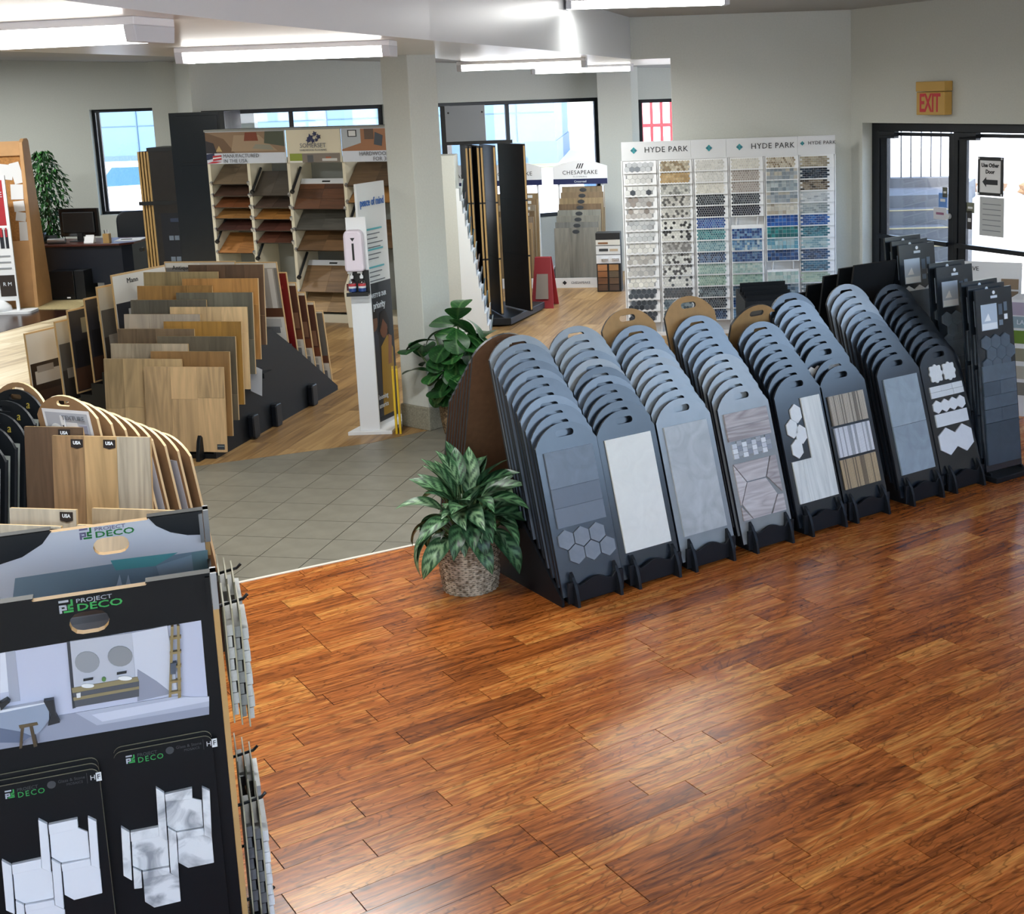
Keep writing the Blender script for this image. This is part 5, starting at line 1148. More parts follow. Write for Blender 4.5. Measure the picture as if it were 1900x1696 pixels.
# tall ficus behind the desk
t = thing('ficus_tree', 'tall green ficus tree behind the desk', 'plant', (-8.78, 19.75, 0))
b = MB(); b.lathe([(.14, 0), (.17, .3), (.16, .3), (.15, .27), (.001, .27)], 20); b.build('pot', 'black_plastic', t)
mat('bark', '#5c4a38', .9)
for k in range(3):
    b = MB(); b.tube([(.03*k - .03, 0, .25), (.05*math.sin(k*2), .04*math.cos(k*3), .8), (.02*k, .02, 1.5)], [.018, .015, .008], 6); b.build('trunk', 'bark', t)
fol = MB()
for i in range(1500):
    z = pr.uniform(.72, 2.02); rz = .34 * math.sin(PI * min(1, max(.05, (z - .55) / 1.55))) ** .7; a = pr.uniform(0, 2*PI); r_ = rz * math.sqrt(pr.random()) * 1.0
    P = Vector((r_ * math.cos(a), r_ * math.sin(a) * .8, z)); L_ = pr.uniform(.07, .11); wv = L_ * .2
    M = Matrix.Translation(P) @ Matrix.Rotation(a + pr.uniform(-.8, .8), 4, 'Z') @ Matrix.Rotation(R(pr.uniform(20, 85)), 4, 'Y') @ Matrix.Rotation(pr.uniform(-.6, .6), 4, 'X')
    c = H(pr.choice(('#1f4a22', '#2c5f2b', '#17391b', '#3f7a3a'))); fol.T = M
    fol.add([(0, 0, 0), (L_*.45, wv, .006), (L_, 0, 0), (L_*.45, -wv, .006)], [(0, 1, 2, 3)], c)
fol.T = None; o = fol.build('foliage', 'leaf_vcol', t); o['kind'] = 'stuff'
# ------------------------------------------------------------------ foreground mosaic rack
DY = R(19.5); DP = Vector((-1.182, 3.40, 0)); DD = (math.cos(DY), math.sin(DY)); DN = (-DD[1], DD[0])
def dl(px, py, off=0.0):
    """local (x, z) on the rack's front plane, set back by off"""
    d = CR * ((px - CX) / F) - CU * ((py - CY) / F) + CF
    P0 = DP + Vector((DN[0]*off, DN[1]*off, 0)); t = (P0.x*DN[0] + P0.y*DN[1]) / (d.x*DN[0] + d.y*DN[1])
    P = Vector((0, 0, CAMH)) + d * t; q = P - DP; return (q.x*DD[0] + q.y*DD[1], P.z)
mat('deco_black', '#090b0f', .45, spec=.25); mat('deco_white', '#cfd2de', .35); mat('steel', '#9a9da1', .35, metal=.7)
mat('logo_silver', '#a9adb8', .4); mat('logo_green', '#2f9a4a', .4); mat('logo_violet', '#6f6a8c', .4); mat('logo_dkgreen', '#1f7a3a', .4); mat('mdf_tan', '#b9935c', .6)
mat('card_rim', '#a39d83', .5); mat('dim_ink', '#3a3d40', .5); mat('hf_white', '#d5d6d6', .5)
t = thing('mosaic_rack', 'black rack with Project Deco panels and hanging mosaic cards at lower left', 'display stand', DP, DY); DK = t
def panel(y, m_, hole, name):
    b = MB(); xs_ = -.78
    b.prism([(xs_, .05), (0, .05), (0, 1.341), (-.16, 1.341), (-.165, 1.335), (-.445, 1.335), (-.45, 1.341), (xs_, 1.341)], y, y + .028, 'y', holes=[hole])
    for i_, f in enumerate(b.f): b.m[i_] = 0 if len({round(b.v[k][1], 5) for k in f}) == 1 else 1
    return b.build(name, [m_, 'mdf_tan'], t)
P1 = panel(0, 'deco_black', stadium(.100, .062, -.314, 1.256), 'front_panel'); P2 = panel(.6, 'deco_white', stadium(.105, .055, -.276, 1.268), 'rear_panel')
b = MB(); b.box(-.75, -.005, .62, .64, .05, 1.0); b.box(-.75, -.005, .03, .04, .05, .1); b.build('rear_brace', 'deco_black', t)
for y, z0 in ((.0, 1.20), (.02, 1.30)): pass
# corner brackets, side posts, top channels
for y0, m_ in ((-.012, 'deco_black'), (.588, 'steel')):
    b = MB(); b.box(-.165, .018, y0 + .008, y0 + .044, 1.341, 1.345); b.build('top_channel', 'deco_black', t)
    b = MB(); b.box(-.80, -.445, y0 + .008, y0 + .044, 1.341, 1.345); b.build('top_channel', 'deco_black', t)
    b = MB(); b.box(.002, .018, y0, y0 + .055, 1.24, 1.345); b.build('corner_bracket', 'steel', t)
    b = MB(); b.box(-.012, .0, y0, y0 + .010, 1.24, 1.335); b.build('bracket_face', 'deco_black' if y0 < 0 else 'steel', t)
b = MB(); b.box(.002, .012, .03, .60, .05, 1.18); b.build('side_panel', 'deco_black', t)
b = MB(); b.box(.001, .017, .004, .029, .05, 1.238); b.build('edge_strip', 'mdf_tan', t)
b = MB(); b.box(.001, .015, .604, .628, 1.19, 1.238); b.build('edge_strip', 'mdf_tan', t)
b = MB(); b.box(-.78, .02, 0, .63, 0, .05); b.build('base', 'deco_black', t)
# black swooshes on the white panel
b = MB()
b.prism([(-.0, 1.340), (-.16, 1.340), (-.14, 1.312), (-.10, 1.285), (-.05, 1.268), (0, 1.262)], .598, .6, 'y', '#11151c'); b.prism([(-.44, 1.340), (-.47, 1.303), (-.53, 1.27), (-.60, 1.255), (-.78, 1.25), (-.78, 1.340)], .598, .6, 'y', '#11151c')
b.build('swoosh_print', 'print', t)['kind'] = 'stuff'
bath2 = [('#7d92a3', [dl(28, 1073, .6), dl(385, 1020, .6), (0.0, 1.0), (-.6, 1.0)]), ('#5aa3aa', [dl(205, 1040, .6), dl(330, 1025, .6), dl(288, 1050, .6), dl(215, 1058, .6)]), ('#8fa5b8', [dl(290, 1050, .6), dl(385, 1020, .6), (0, 1.0), (-.12, 1.0)]), ('#6f8f98', [dl(355, 1025, .6), dl(385, 1020, .6), (0, 1.0), (-.04, 1.0)]), ('#b9c8d8', [dl(215, 1090, .6), dl(222, 1066, .6), dl(228, 1090, .6)]), ('#b9c8d8', [dl(232, 1090, .6), dl(238, 1066, .6), dl(244, 1090, .6)])]
bath2 += [('#c3ccda', (-.52, -.12, .98, 1.085)), ('#a9b4c6', (-.5, -.3, 1.03, 1.05)), ('#8d7f78', (-.42, -.30, 1.055, 1.07))]  # towel tones painted paler to offset the shade behind the handle hole
prints(t, bath2, y=.6, name='bath_print')
PO = lambda *pts: [dl(*q) for q in pts]
el = lambda cx, cy, rx, ry: PO(*[(cx + rx*math.cos(2*PI*i/18), cy + ry*math.sin(2*PI*i/18)) for i in range(18)])
bath = [('#b9bdd2', PO((0, 1212), (373, 1151), (388, 1325), (0, 1390))), ('#d3d6e2', PO((0, 1212), (10, 1210), (16, 1283), (0, 1286))), ('#9fa3b3', PO((10, 1210), (28, 1207), (38, 1300), (18, 1303))),
        ('#8f94a6', PO((0, 1345), (140, 1322), (330, 1290), (388, 1297), (388, 1325), (0, 1390))), ('#a9aec0', PO((140, 1322), (330, 1290), (388, 1297), (388, 1310), (180, 1345))), ('#c3c7d6', PO((170, 1325), (345, 1293), (388, 1292), (388, 1300), (190, 1338))),
        ('#33363f', PO((124, 1190), (130, 1189), (141, 1312), (135, 1314))), ('#b3b6c2', PO((130, 1189), (245, 1173), (253, 1282), (141, 1312))), ('#c4c7d4', PO((245, 1173), (310, 1160), (330, 1285), (255, 1300))), ('#8b8fa0', PO((255, 1240), (290, 1262), (320, 1285), (255, 1300))),
        ('#8d9096', el(162, 1227, 23, 20)), ('#86888d', el(223, 1216, 23, 19)), ('#8a7d5c', PO((133, 1275), (255, 1254), (258, 1262), (135, 1284))), ('#4d5058', PO((136, 1284), (258, 1262), (258, 1290), (140, 1310))), ('#8a7d5c', PO((136, 1292), (258, 1271), (258, 1276), (137, 1298))),
        ('#dfe0e2', el(163, 1270, 12, 4)), ('#dfe0e2', el(232, 1256, 13, 4)), ('#4f7a3c', el(193, 1258, 4, 4)), ('#d5d6d8', PO((142, 1284), (150, 1282), (150, 1291), (143, 1292))),
        ('#15181c', PO((155, 1258), (173, 1255), (173, 1258), (155, 1261))), ('#15181c', PO((217, 1246), (235, 1243), (235, 1246), (217, 1249))),
        ('#8d7a52', PO((317, 1160), (322, 1159), (318, 1290), (313, 1291))), ('#8d7a52', PO((328, 1158), (333, 1158), (336, 1290), (330, 1292)))] + \
       [('#8d7a52', PO((315, y), (336, y - 3), (336, y + 1), (315, y + 4))) for y in (1180, 1207, 1233, 1260, 1280)] + \
       [('#4d5563', PO((316, 1227), (327, 1225), (326, 1246), (316, 1247))), ('#d5d9e2', PO((0, 1313), (40, 1306), (90, 1297), (95, 1300), (45, 1313), (0, 1320))), ('#8d98ac', PO((0, 1318), (92, 1299), (92, 1330), (75, 1352), (40, 1372), (0, 1372))), ('#5d6880', PO((0, 1345), (40, 1352), (60, 1360), (40, 1372), (0, 1372))),
        ('#23242a', PO((82, 1296), (100, 1293), (104, 1320), (112, 1335), (90, 1341), (95, 1320))), ('#5f4f35', PO((36, 1340), (70, 1334), (72, 1339), (38, 1346))), ('#4b3d29', PO((40, 1345), (46, 1344), (42, 1382), (37, 1383))), ('#4b3d29', PO((56, 1342), (62, 1341), (70, 1378), (64, 1380))), ('#1b1d22', PO((0, 1300), (14, 1292), (20, 1297), (16, 1300), (4, 1312)))]
prints(t, bath, y=0, name='bathroom_print')
for k in range(6):
    pass
def deco_logo(cx, cz, s, y, mg, ms, par, depth=.0012):
    """squared p-d monogram beside the two line name"""
    b = MB()
    for x0, x1, z0, z1 in ((-.5, .22, .34, .52), (-.5, -.32, -.52, -.05), (-.5, .05, -.02, .14), (-.10, .05, -.2, .14), (-.32, .05, -.30, -.16)): b.box(cx + x0*s, cx + x1*s, y - depth, y, cz + z0*s, cz + z1*s)
    b.build('logo_mark', ms, par); b = MB()
    for x0, x1, z0, z1 in ((.36, .52, .0, .52), (.12, .52, -.02, .14), (.12, .28, -.28, .14), (.12, .52, -.30, -.14), (-.2, .52, -.52, -.36)): b.box(cx + x0*s, cx + x1*s, y - depth, y, cz + z0*s, cz + z1*s)
    b.build('logo_mark', mg, par)
deco_logo(-.367, 1.309, .034, 0, 'logo_green', 'logo_silver', P1); text('PROJECT', .016, 'logo_silver', P1, (-.342, -.001, 1.3195), align='LEFT').scale.x = 1.42; text('DECO', .027, 'logo_green', P1, (-.342, -.001, 1.3005), align='LEFT', bold=.0004).scale.x = 1.55
deco_logo(-.346, 1.317, .034, .6, 'logo_dkgreen', 'logo_violet', P2); text('PROJECT', .016, 'logo_violet', P2, (-.320, .599, 1.3265), align='LEFT').scale.x = 1.42; text('DECO', .027, 'logo_dkgreen', P2, (-.320, .599, 1.308), align='LEFT', bold=.0004).scale.x = 1.55
# sample cards hanging on the front panel
def deco_card(x0, x1, z1, y, label, group):
    k = thing('mosaic_card', label, 'mosaic sample', DP + Vector((DN[0]*y, DN[1]*y, 0)), DY, group)
    b = MB(); b.prism(rrect(x0, x1, .20, z1, .022), -.006, 0, 'y')
    for i_, f in enumerate(b.f): b.m[i_] = 0 if len({round(b.v[q][1], 5) for q in f}) == 1 else 1
    b.build('card', ['deco_black', 'card_rim'], k); return k
GC = 'mosaic cards on the front panel'
for i in range(3): cl = deco_card(-.60, -.332, .872 - .012*i, -.002 - .009*i, ['rearmost black card of the left stack, only its pale rim showing', 'middle black card of the left stack, only its pale rim showing', 'black card with white folded hexagon relief, front of the left stack'][i], GC)
for i in range(2): crd = deco_card(-.292, -.035, .888 - .010*i, -.002 - .009*i, ['black card behind the grey marble relief card, only its rim showing', 'black card with grey marble folded hexagon relief on the rack front'][i], GC)
for k, (x, z, y) in ((cl, (-.596 + .03, .822, -.006)), (crd, (-.262, .852, -.006))):
    s = .020; deco_logo(x + .012, z, .022, y, 'logo_green', 'logo_silver', k, .0006); text('PROJECT', .013, 'dim_ink', k, (x + .03, y - .0004, z + .007), align='LEFT', depth=.0003); text('DECO', .022, 'logo_green', k, (x + .03, y - .0004, z - .008), align='LEFT', space=1.2, depth=.0003)
    b = MB(); b.prism(ngon(12, .011, x + .115, z + .004), y - .0006, y, 'y'); b.build('leaf_mark', 'dim_ink', k)
    text('Glass & Stone', .012, 'dim_ink', k, (x + .165, y - .0004, z + .008), depth=.0003); text('MOSAICS', .010, 'dim_ink', k, (x + .172, y - .0004, z - .004), depth=.0003)
    b = MB(); b.box(x + .203, x + .204, y - .0006, y, z - .012, z + .018); b.build('rule', 'dim_ink', k)
    b = MB(); b.box(x + .226, x + .240, y - .0006, y, z - .011, z + .014); b.build('logo_half', 'hf_white', k); text('H', .02, 'hf_white', k, (x + .218, y - .0006, z + .0015), depth=.0003); text('F', .02, 'deco_black', k, (x + .233, y - .001, z + .0015), depth=.0003)
vmat('marble_relief', .3, noise=.0); 
m_, n_, l_, b_ = nmat('grey_marble'); tc = n_.new('ShaderNodeTexCoord'); nz = n_.new('ShaderNodeTexNoise'); nz.inputs['Scale'].default_value = 11; nz.inputs['Detail'].default_value = 6; nz.inputs['Distortion'].default_value = 1.2
l_.new(tc.outputs['Object'], nz.inputs['Vector']); rp = n_.new('ShaderNodeValToRGB'); rp.color_ramp.elements[0].position = .36; rp.color_ramp.elements[0].color = H('#8f9296'); rp.color_ramp.elements[1].position = .55; rp.color_ramp.elements[1].color = H('#dcdddd')
l_.new(nz.outputs['Fac'], rp.inputs['Fac']); l_.new(rp.outputs['Color'], b_.inputs['Base Color']); b_.inputs['Roughness'].default_value = .3
mat('white_stone', '#dfe0e4', .35)
def relief(k, shapes, ox, oy, sc, y, m_):
    for pts, h in shapes:
        b = MB(); b.prism([dl(ox + px / sc, oy + py / sc, y) for px, py in pts], -.006 - h, -.006, 'y'); b.build('relief_piece', m_, k, bevel=.0015)
SH = [([(413,583),(485,630),(513,1040),(440,1000)], .014), ([(490,640),(723,588),(727,680),(495,700)], .014), ([(497,705),(725,683),(805,700),(820,925),(590,965),(510,920)], .007), ([(807,578),(875,610),(893,1022),(828,988)], .014), ([(590,968),(822,928),(828,985),(600,1030)], .014), ([(600,1034),(830,992),(895,1030),(912,1235),(690,1280),(608,1235)], .007), ([(515,925),(588,968),(612,1360),(540,1310)], .014),
      ([(115,920),(188,965),(210,1378),(137,1335)], .014), ([(195,965),(435,918),(440,1000),(200,1045)], .014), ([(205,1049),(438,1004),(515,1045),(528,1258),(300,1300),(215,1262)], .007), ([(218,1270),(290,1303),(297,1440),(228,1448)], .014), ([(298,1304),(528,1262),(535,1318),(305,1367)], .014), ([(305,1371),(535,1322),(612,1362),(627,1565),(400,1620),(320,1570)], .007)]
relief(crd, SH, 200, 1330, 4.634, -.011, 'grey_marble')
SH2 = [([(333,855),(410,895),(445,1310),(365,1270)], .014), ([(420,900),(668,848),(675,930),(430,985)], .014), ([(430,989),(672,936),(755,970),(775,1190),(530,1235),(445,1185)], .007), ([(757,835),(830,870),(860,1280),(785,1245)], .014), ([(530,1240),(778,1192),(785,1250),(540,1300)], .014), ([(540,1305),(785,1255),(862,1290),(882,1495),(640,1555),(558,1510)], .007), ([(447,1195),(525,1240),(555,1620),(478,1585)], .014),
       ([(20,1205),(103,1250),(133,1665),(58,1630)], .014), ([(105,1245),(358,1190),(362,1270),(115,1325)], .014), ([(115,1330),(365,1275),(450,1315),(468,1535),(215,1585),(135,1545)], .007), ([(140,1550),(212,1590),(222,1720),(150,1700)], .014), ([(218,1588),(470,1540),(478,1592),(225,1645)], .014), ([(225,1650),(478,1597),(560,1640),(575,1850),(330,1900),(240,1850)], .007)]
relief(cl, SH2, 0, 1330, 4.634, -.020, 'white_stone')
# hooks and mosaic cards on the right hand side
hooks = [(.08, 1.225, 'near top'), (.08, .61, 'near middle'), (.08, .305, 'near bottom'), (.45, 1.188, 'far top'), (.45, .575, 'far middle'), (.45, .262, 'far bottom')]
for y, z, nm in hooks:
    b = MB(); b.tube([(.012, y, z - .012), (.085, y, z), (.098, y, z + .012)], .0048, 6); b.build('hook', 'black_plastic', t)
vmat('tile_edge_col', .35, noise=.1, nscale=40)
def hang(y, z, x, col, label, bump_=True, w=.24, h=.33, drop=.0):
    P = DP + Vector((DD[0]*x + DN[0]*y, DD[1]*x + DN[1]*y, z - drop))
    k = thing('hanging_card', label, 'mosaic sample', P, (0, 0, DY + PI/2), 'mosaic cards hanging on the rack side')
    b = MB(); b.box(-w/2, w/2, -.002, .002, -h, .015); b.build('card', 'card_rim', k)
    n_ = 8
    for i in range(n_):
        z0 = -h + .02 + (h - .06) * i / n_; b = MB(); b.box(-w/2 + .008, w/2 - .008, -.002 - (.016 if i % 2 else .012), -.002, z0, z0 + (h - .06)/n_ - .002, jit(col, .12)); b.build('mosaic_strip', 'tile_edge_col', k)
for i, (y, z, nm) in enumerate(hooks):
    for j, (x, c) in enumerate(((.030, '#c9cac8'), (.050, '#8f9290'), (.070, '#b9bab6')) if 'top' in nm else ((.032, '#5d6064'), (.054, '#6a6d70'), (.074, '#d2d3d2'))):
        hang(y + .015 - .04*j * (1 if y > .3 else .5), z, x, c, '%s mosaic card hanging on the %s hook of the rack side' % (('inner', 'middle', 'outer')[j], nm), h=.33 if 'bottom' not in nm else .26, w=.2)
# ------------------------------------------------------------------ boards behind the mosaic rack
mat('usa_badge', '#26201f', .5)
def badge(k, x, z):
    b = MB(); b.prism([(x - .032, z - .018), (x, z - .026), (x + .032, z - .018), (x + .032, z + .02), (x - .032, z + .02)], -.0125, -.0105, 'y'); q = b.build('badge', 'usa_badge', k); text('USA', .022, 'white_ink', q, (x, -.0128, z + .002), bold=.0008, depth=.0002)
ua = R(-11)
k = wood_board((-2.585, 6.0, .37), ua, '#a48a66', 'large board of three flooring planks with two USA badges, tan to grey', 'flooring boards with badges', w=.52, h=.69, lean=R(7), n=3, cuts=False)
for i, c in enumerate(('#8f7354', '#a98d66', '#a39a8b')):
    pl = [o for o in k.children if o.name.startswith('plank')][i]; pl.data.materials[0] = swood(c, fig=.9)
badge(k, -.125, .655); badge(k, .048, .655)
k = wood_board((-2.87, 6.14, .39), ua, '#5d4a3a', 'dark brown flooring board with a USA badge, left of the three plank board', 'flooring boards with badges', w=.32, h=.69, lean=R(7), n=1, cuts=False); badge(k, .06, .66)
for i, (x, y, z, c, lab) in enumerate(((-2.67, 5.52, .25, '#b3ab9c', 'pale grey flooring board with a USA badge, upper of the low pair'), (-2.69, 5.40, .22, '#c0baab', 'pale flooring board with a USA badge, lower of the low pair'), (-2.72, 5.28, .19, '#c9c4b5', 'pale flooring board in front of the low badge pair'))):
    k = wood_board((x, y, z), ua, c, lab, 'flooring boards with badges', w=.33, h=.61 - .005*i, lean=R(7), n=1, cuts=False)
    if i < 2: badge(k, .12, .58 - .005*i)
for i, (x, y, z, c, lab) in enumerate(((-2.26, 5.50, .25, '#a8967c', 'tan flooring board behind the white rack panel'), (-2.28, 5.38, .22, '#c4b49a', 'light flooring board just behind the white rack panel'))):
    wood_board((x, y, z), ua, c, lab, 'flooring boards with badges', w=.40, h=.60 - .005*i, lean=R(7), n=1, cuts=False)
t2 = thing('flooring_rack', 'black stepped rack under the badge boards', 'display stand', (-2.55, 5.2, 0), ua)
for i in range(6):
    b = MB(); b.box(-.42, .38, -.02 + .15*i, .13 + .15*i, 0, (.17, .20, .23, .25, .34, .36)[i]); b.build('step', 'stand_black', t2)
mat('brown_light', '#8a6b4c', .6, noise=.08, nscale=25); mat('bright_edge', '#e0c79a', .5)
def arch2(m_, e_):
    b = MB(); b.prism(arch(.19, .775, .885), -.007, .007, 'y', holes=[stadium(.085, .028, 0, .845)])
    for i_, f in enumerate(b.f): b.m[i_] = 0 if len({round(b.v[k][1], 5) for k in f}) == 1 else 1
    return b.mesh('backing', [m_, e_])
AB, AD = arch2('brown_light', 'bright_edge'), arch2('stand_black', 'board_edge')
for i in range(8):
    k = thing('arched_board', 'brown arched board with pale edge, %s of the fan behind the badge boards' % ORD[i].replace('front', 'first'), 'sample board', (-2.74 + .047*i, 6.34 + .060*i, .36 - .045*i), (R(9), 0, R(-22 - 1.5*i)), 'brown arched boards at left')
    link('backing', AB, k)
    if i == 0:
        k['label'] = 'brown arched board with a printed Texture sheet behind the badge boards'
        prints(k, [('#d7d8dd', (-.15, .15, .36, .812)), ('#a9acb6', (-.135, .135, .38, .796)), ('#d5d6d8', ngon(16, .036, -.08, .70)), ('#c9cad0', (-.012, .06, .69, .745)), ('#c9cad0', (-.01, .072, .60, .655)), ('#8d8fa0', (.072, .12, .69, .735)), ('#5d6068', (-.04, -.016, .64, .66)), ('#d9dadf', (-.04, -.016, .67, .78)), ('#2b2d33', (-.032, -.024, .70, .73))], y=-.0075, name='printed_sheet')
        text('TEXTURE', .034, 'ink_grey', k, (.045, -.0138, .77))
    if i in (4, 6):
        b = MB(); b.box(.10, .17, -.0085, -.007, .25, .72, '#c9cbd6'); b.build('paper_label', 'print', k)
mat('gold_ink', '#b5a24a', .4, metal=.3)
k = thing('arched_board', 'brown arched board rising behind the black arched boards at the left edge', 'sample board', (-3.19, 6.45, .36), (-R(6), 0, R(-25)), 'brown arched boards at left'); link('backing', AB, k)
for i in range(6):
    k = thing('arched_board', 'black arched board with dark print, %s of the stack at the left edge' % ORD[i].replace('front', 'rearmost').replace('second', 'second rearmost').replace('third', 'third rearmost'), 'sample board', (-3.20 - .018*i, 6.36 - .075*i, .34 - .042*i), (-R(9), 0, R(-22)), 'black arched boards at left'); link('backing', AD, k)
    if i < 3: text('a', .06, 'gold_ink', k, (.09, -.008, .81))
    b = MB(); b.box(-.16, .16, -.0085, -.007, .1, .74, '#9aa09c'); b.box(-.15, .15, -.0095, -.0085, .12, .72, '#20252b'); b.build('printed_sheet', 'print', k)
t2 = thing('board_stand', 'black stand under the arched boards at the left edge', 'display stand', (-3.24, 5.9, 0), R(-22))
for i in range(7):
    b = MB(); b.box(-.19, .19, .0 + .075*i, .075 + .075*i, 0, .06 + .042*i); b.build('step', 'stand_black', t2)
t2 = thing('board_stand', 'black stand under the fan of brown arched boards', 'display stand', (-2.74, 6.34, 0), R(-30))
for i in range(8):
    b = MB(); b.box(-.16, .16, -.03 + .076*i, .046 + .076*i, 0, max(.02, .345 - .045*i)); b.build('step', 'stand_black', t2)
# ------------------------------------------------------------------ desk corner
mat('desk_navy', '#1b202b', .4); mat('desk_top', '#4a2620', .35, noise=.2, nscale=10); mat('screen_black', '#0c0f13', .2); mat('paper', '#e2e3e6', .7); mat('maple', '#c99a68', .5, noise=.07, nscale=6); mat('cork', '#b07c46', .9, noise=.2, nscale=40)
b = MB(); b.prism([(-8.35, 17.18), (-7.36, 17.03), (-7.30, 18.3), (-8.35, 18.5)], .001, .008); tag(b.build('floor_mat', 'beige_mat'), 'beige mat under the office desk', 'mat')
t = thing('desk', 'dark office desk with a red brown top', 'desk', (-8.42, 18.16, 0), R(-4))
b = MB(); b.prism([(-.10, -.06), (1.36, -.06), (1.50, .10), (1.50, .78), (-.10, .78)], .725, .755); b.build('desktop', 'desk_top', t, bevel=.005)
b = MB(); b.box(0, 1.06, .0, .02, .20, .725); b.build('modesty_panel', 'desk_navy', t)
for x0, x1 in ((0, .03), (1.06, 1.36)):
    b = MB(); b.box(x0, x1, 0, .74, 0.0, .725); b.build('pedestal' if x1 > .5 else 'side_panel', 'desk_navy', t)
b = MB(); b.prism([(1.36, 0), (1.46, .12), (1.46, .74), (1.36, .74)], 0, .725); b.build('corner_panel', 'desk_navy', t)
def on_desk(x, y, z=.7552): c, s = math.cos(R(-4)), math.sin(R(-4)); return (-8.42 + c*x - s*y, 18.16 + s*x + c*y, z)
t = thing('monitor', 'black computer monitor seen from behind on the desk', 'monitor', on_desk(.62, .36), R(-8))
b = MB(); b.box(-.30, .30, -.02, .02, .07, .47); b.build('screen', 'screen_black', t, bevel=.01); b = MB(); b.box(-.24, .24, -.045, -.02, .12, .42); b.build('rear_shell', 'black_plastic', t, bevel=.02)
b = MB(); b.box(-.04, .04, -.04, -.01, .01, .14); b.build('neck', 'black_plastic', t); b = MB(); b.box(-.13, .13, -.10, .08, 0, .012); b.build('foot', 'black_plastic', t, bevel=.004)
t = thing('desk_phone', 'black desk phone left of the monitor', 'phone', on_desk(.20, .25), R(10))
b = MB(); b.prism([(-.1, 0), (.1, 0), (.1, .10), (-.1, .03)], -.09, .09, 'x'); b.build('base', 'black_plastic', t, bevel=.006); b = MB(); b.tube([(-.07, -.08, .07), (-.07, .0, .12), (-.07, .09, .13)], .022, 8); b.build('handset', 'black_plastic', t)
t = thing('tape_dispenser', 'white tape dispenser with a roll at the left end of the desk', 'tape dispenser', on_desk(.0, .12), R(0))
b = MB(); b.box(-.06, .10, -.04, .04, 0, .05); b.build('body', 'paper', t, bevel=.01); b = MB(); b.tube([(0, -.02, .08), (0, .02, .08)], .05, 16); b.build('roll', 'paper', t); b = MB(); b.tube([(0, -.023, .08), (0, .023, .08)], .02, 12); b.build('core', 'cork', t)
t = thing('pen_cup', 'tan pen cup at the right end of the desk', 'pen cup', on_desk(1.14, .06), 0)
b = MB(); b.prism(rrect(-.045, .045, -.045, .045, .01), 0, .13); b.build('cup', 'gold_edge', t)
for i in range(4):
    b = MB(); b.tube([(.02*math.sin(i*2), .02*math.cos(i*2), .1), (.03*math.sin(i*2), .03*math.cos(i*2), .18)], .005, 6); b.build('pen', 'paper' if i % 2 else 'black_plastic', t)
t = thing('card_holder', 'white card holder in front of the monitor', 'card holder', on_desk(.86, .10), R(-5)); b = MB(); b.prism([(-.03, 0), (.06, 0), (.05, .09), (.02, .09)], -.07, .07, 'x'); b.build('holder', 'paper', t, bevel=.004); b = MB(); b.box(-.06, .06, .03, .04, .05, .11); b.build('cards', 'paper', t)
t = thing('desk_clock', 'small silver desk clock left of the monitor foot', 'clock', on_desk(.40, .08), R(4)); b = MB(); b.tube([(-.12, 0, .045), (.12, 0, .045)], .035, 12); b.build('body', 'steel', t); b = MB(); b.box(-.12, .12, -.02, .02, 0, .015); b.build('foot', 'black_plastic', t)
t = thing('papers', 'white papers on the right corner of the desk', 'papers', on_desk(1.28, .42), R(8)); b = MB(); b.box(-.16, .2, -.2, .2, 0, .004); b.build('sheet', 'paper', t); b = MB(); b.box(-.1, .05, -.02, 0, .0045, .012); b.build('pen', 'black_plastic', t)
t = thing('computer_tower', 'black computer tower under the desk', 'computer', (-7.78, 17.85, .01), R(-4)); b = MB(); b.box(-.26, .10, 0, .40, 0, .40); b.build('case', 'screen_black', t, bevel=.006); b = MB(); b.box(.10, .24, .02, .40, 0, .40); b.build('front', 'black_plastic', t, bevel=.004); b = MB(); b.box(-.02, .03, -.003, 0, .02, .04); b.build('sticker', 'paper', t)
t = thing('office_chair', 'dark office chair behind the right side of the desk', 'chair', (-7.35, 19.35, 0), R(200))
b = MB(); b.prism(rrect(-.24, .24, .55, 1.08, .14), -.24, -.18, 'y'); b.build('backrest', 'desk_navy', t, bevel=.02); b = MB(); b.box(-.25, .25, -.22, .25, .42, .50); b.build('seat', 'desk_navy', t, bevel=.03)
b = MB(); b.box(-.03, .03, -.25, -.2, .46, .62); b.build('back_support', 'black_plastic', t); b = MB(); b.tube([(0, 0, .1), (0, 0, .43)], .03, 10); b.build('post', 'black_plastic', t)
for i in range(5):
    a = 2*PI*i/5; b = MB(); b.tube([(0, 0, .11), (.28*math.cos(a), .28*math.sin(a), .05)], .02, 6); k = b.build('leg', 'black_plastic', t); b = MB(); b.tube([(.28*math.cos(a) - .015, .28*math.sin(a), .03), (.28*math.cos(a) + .015, .28*math.sin(a), .03)], .03, 10); b.build('caster', 'black_plastic', k)
# notice stand with papers
t = thing('notice_stand', 'maple notice stand with cork face and pinned papers at the left edge', 'notice board', (-8.19, 17.32, 0), R(6))
for x in (-.62, .18):
    b = MB(); b.prism([(-.05, 0), (.56, 0), (.30, 2.22), (.26, 2.25), (.13, 2.25), (.05, 2.2), (.02, 1.2)], x, x + .05, 'x'); b.build('side_board', 'maple', t, bevel=.006)
b = MB(); b.box(-.57, .18, .08, .12, 2.03, 2.22); b.build('top_rail', 'maple', t)
b = MB(); b.add([(-.57, .06, .9), (.18, .06, .9), (.18, .12, 2.04), (-.57, .12, 2.04), (-.57, .08, .9), (.18, .08, .9), (.18, .14, 2.04), (-.57, .14, 2.04)], [(0,1,2,3),(7,6,5,4),(0,4,5,1),(1,5,6,2),(2,6,7,3),(3,7,4,0)]); b.build('cork_face', 'cork', t)
b = MB(); b.box(-.57, .18, .02, .5, 0, .9); b.build('lower_case', 'maple', t)
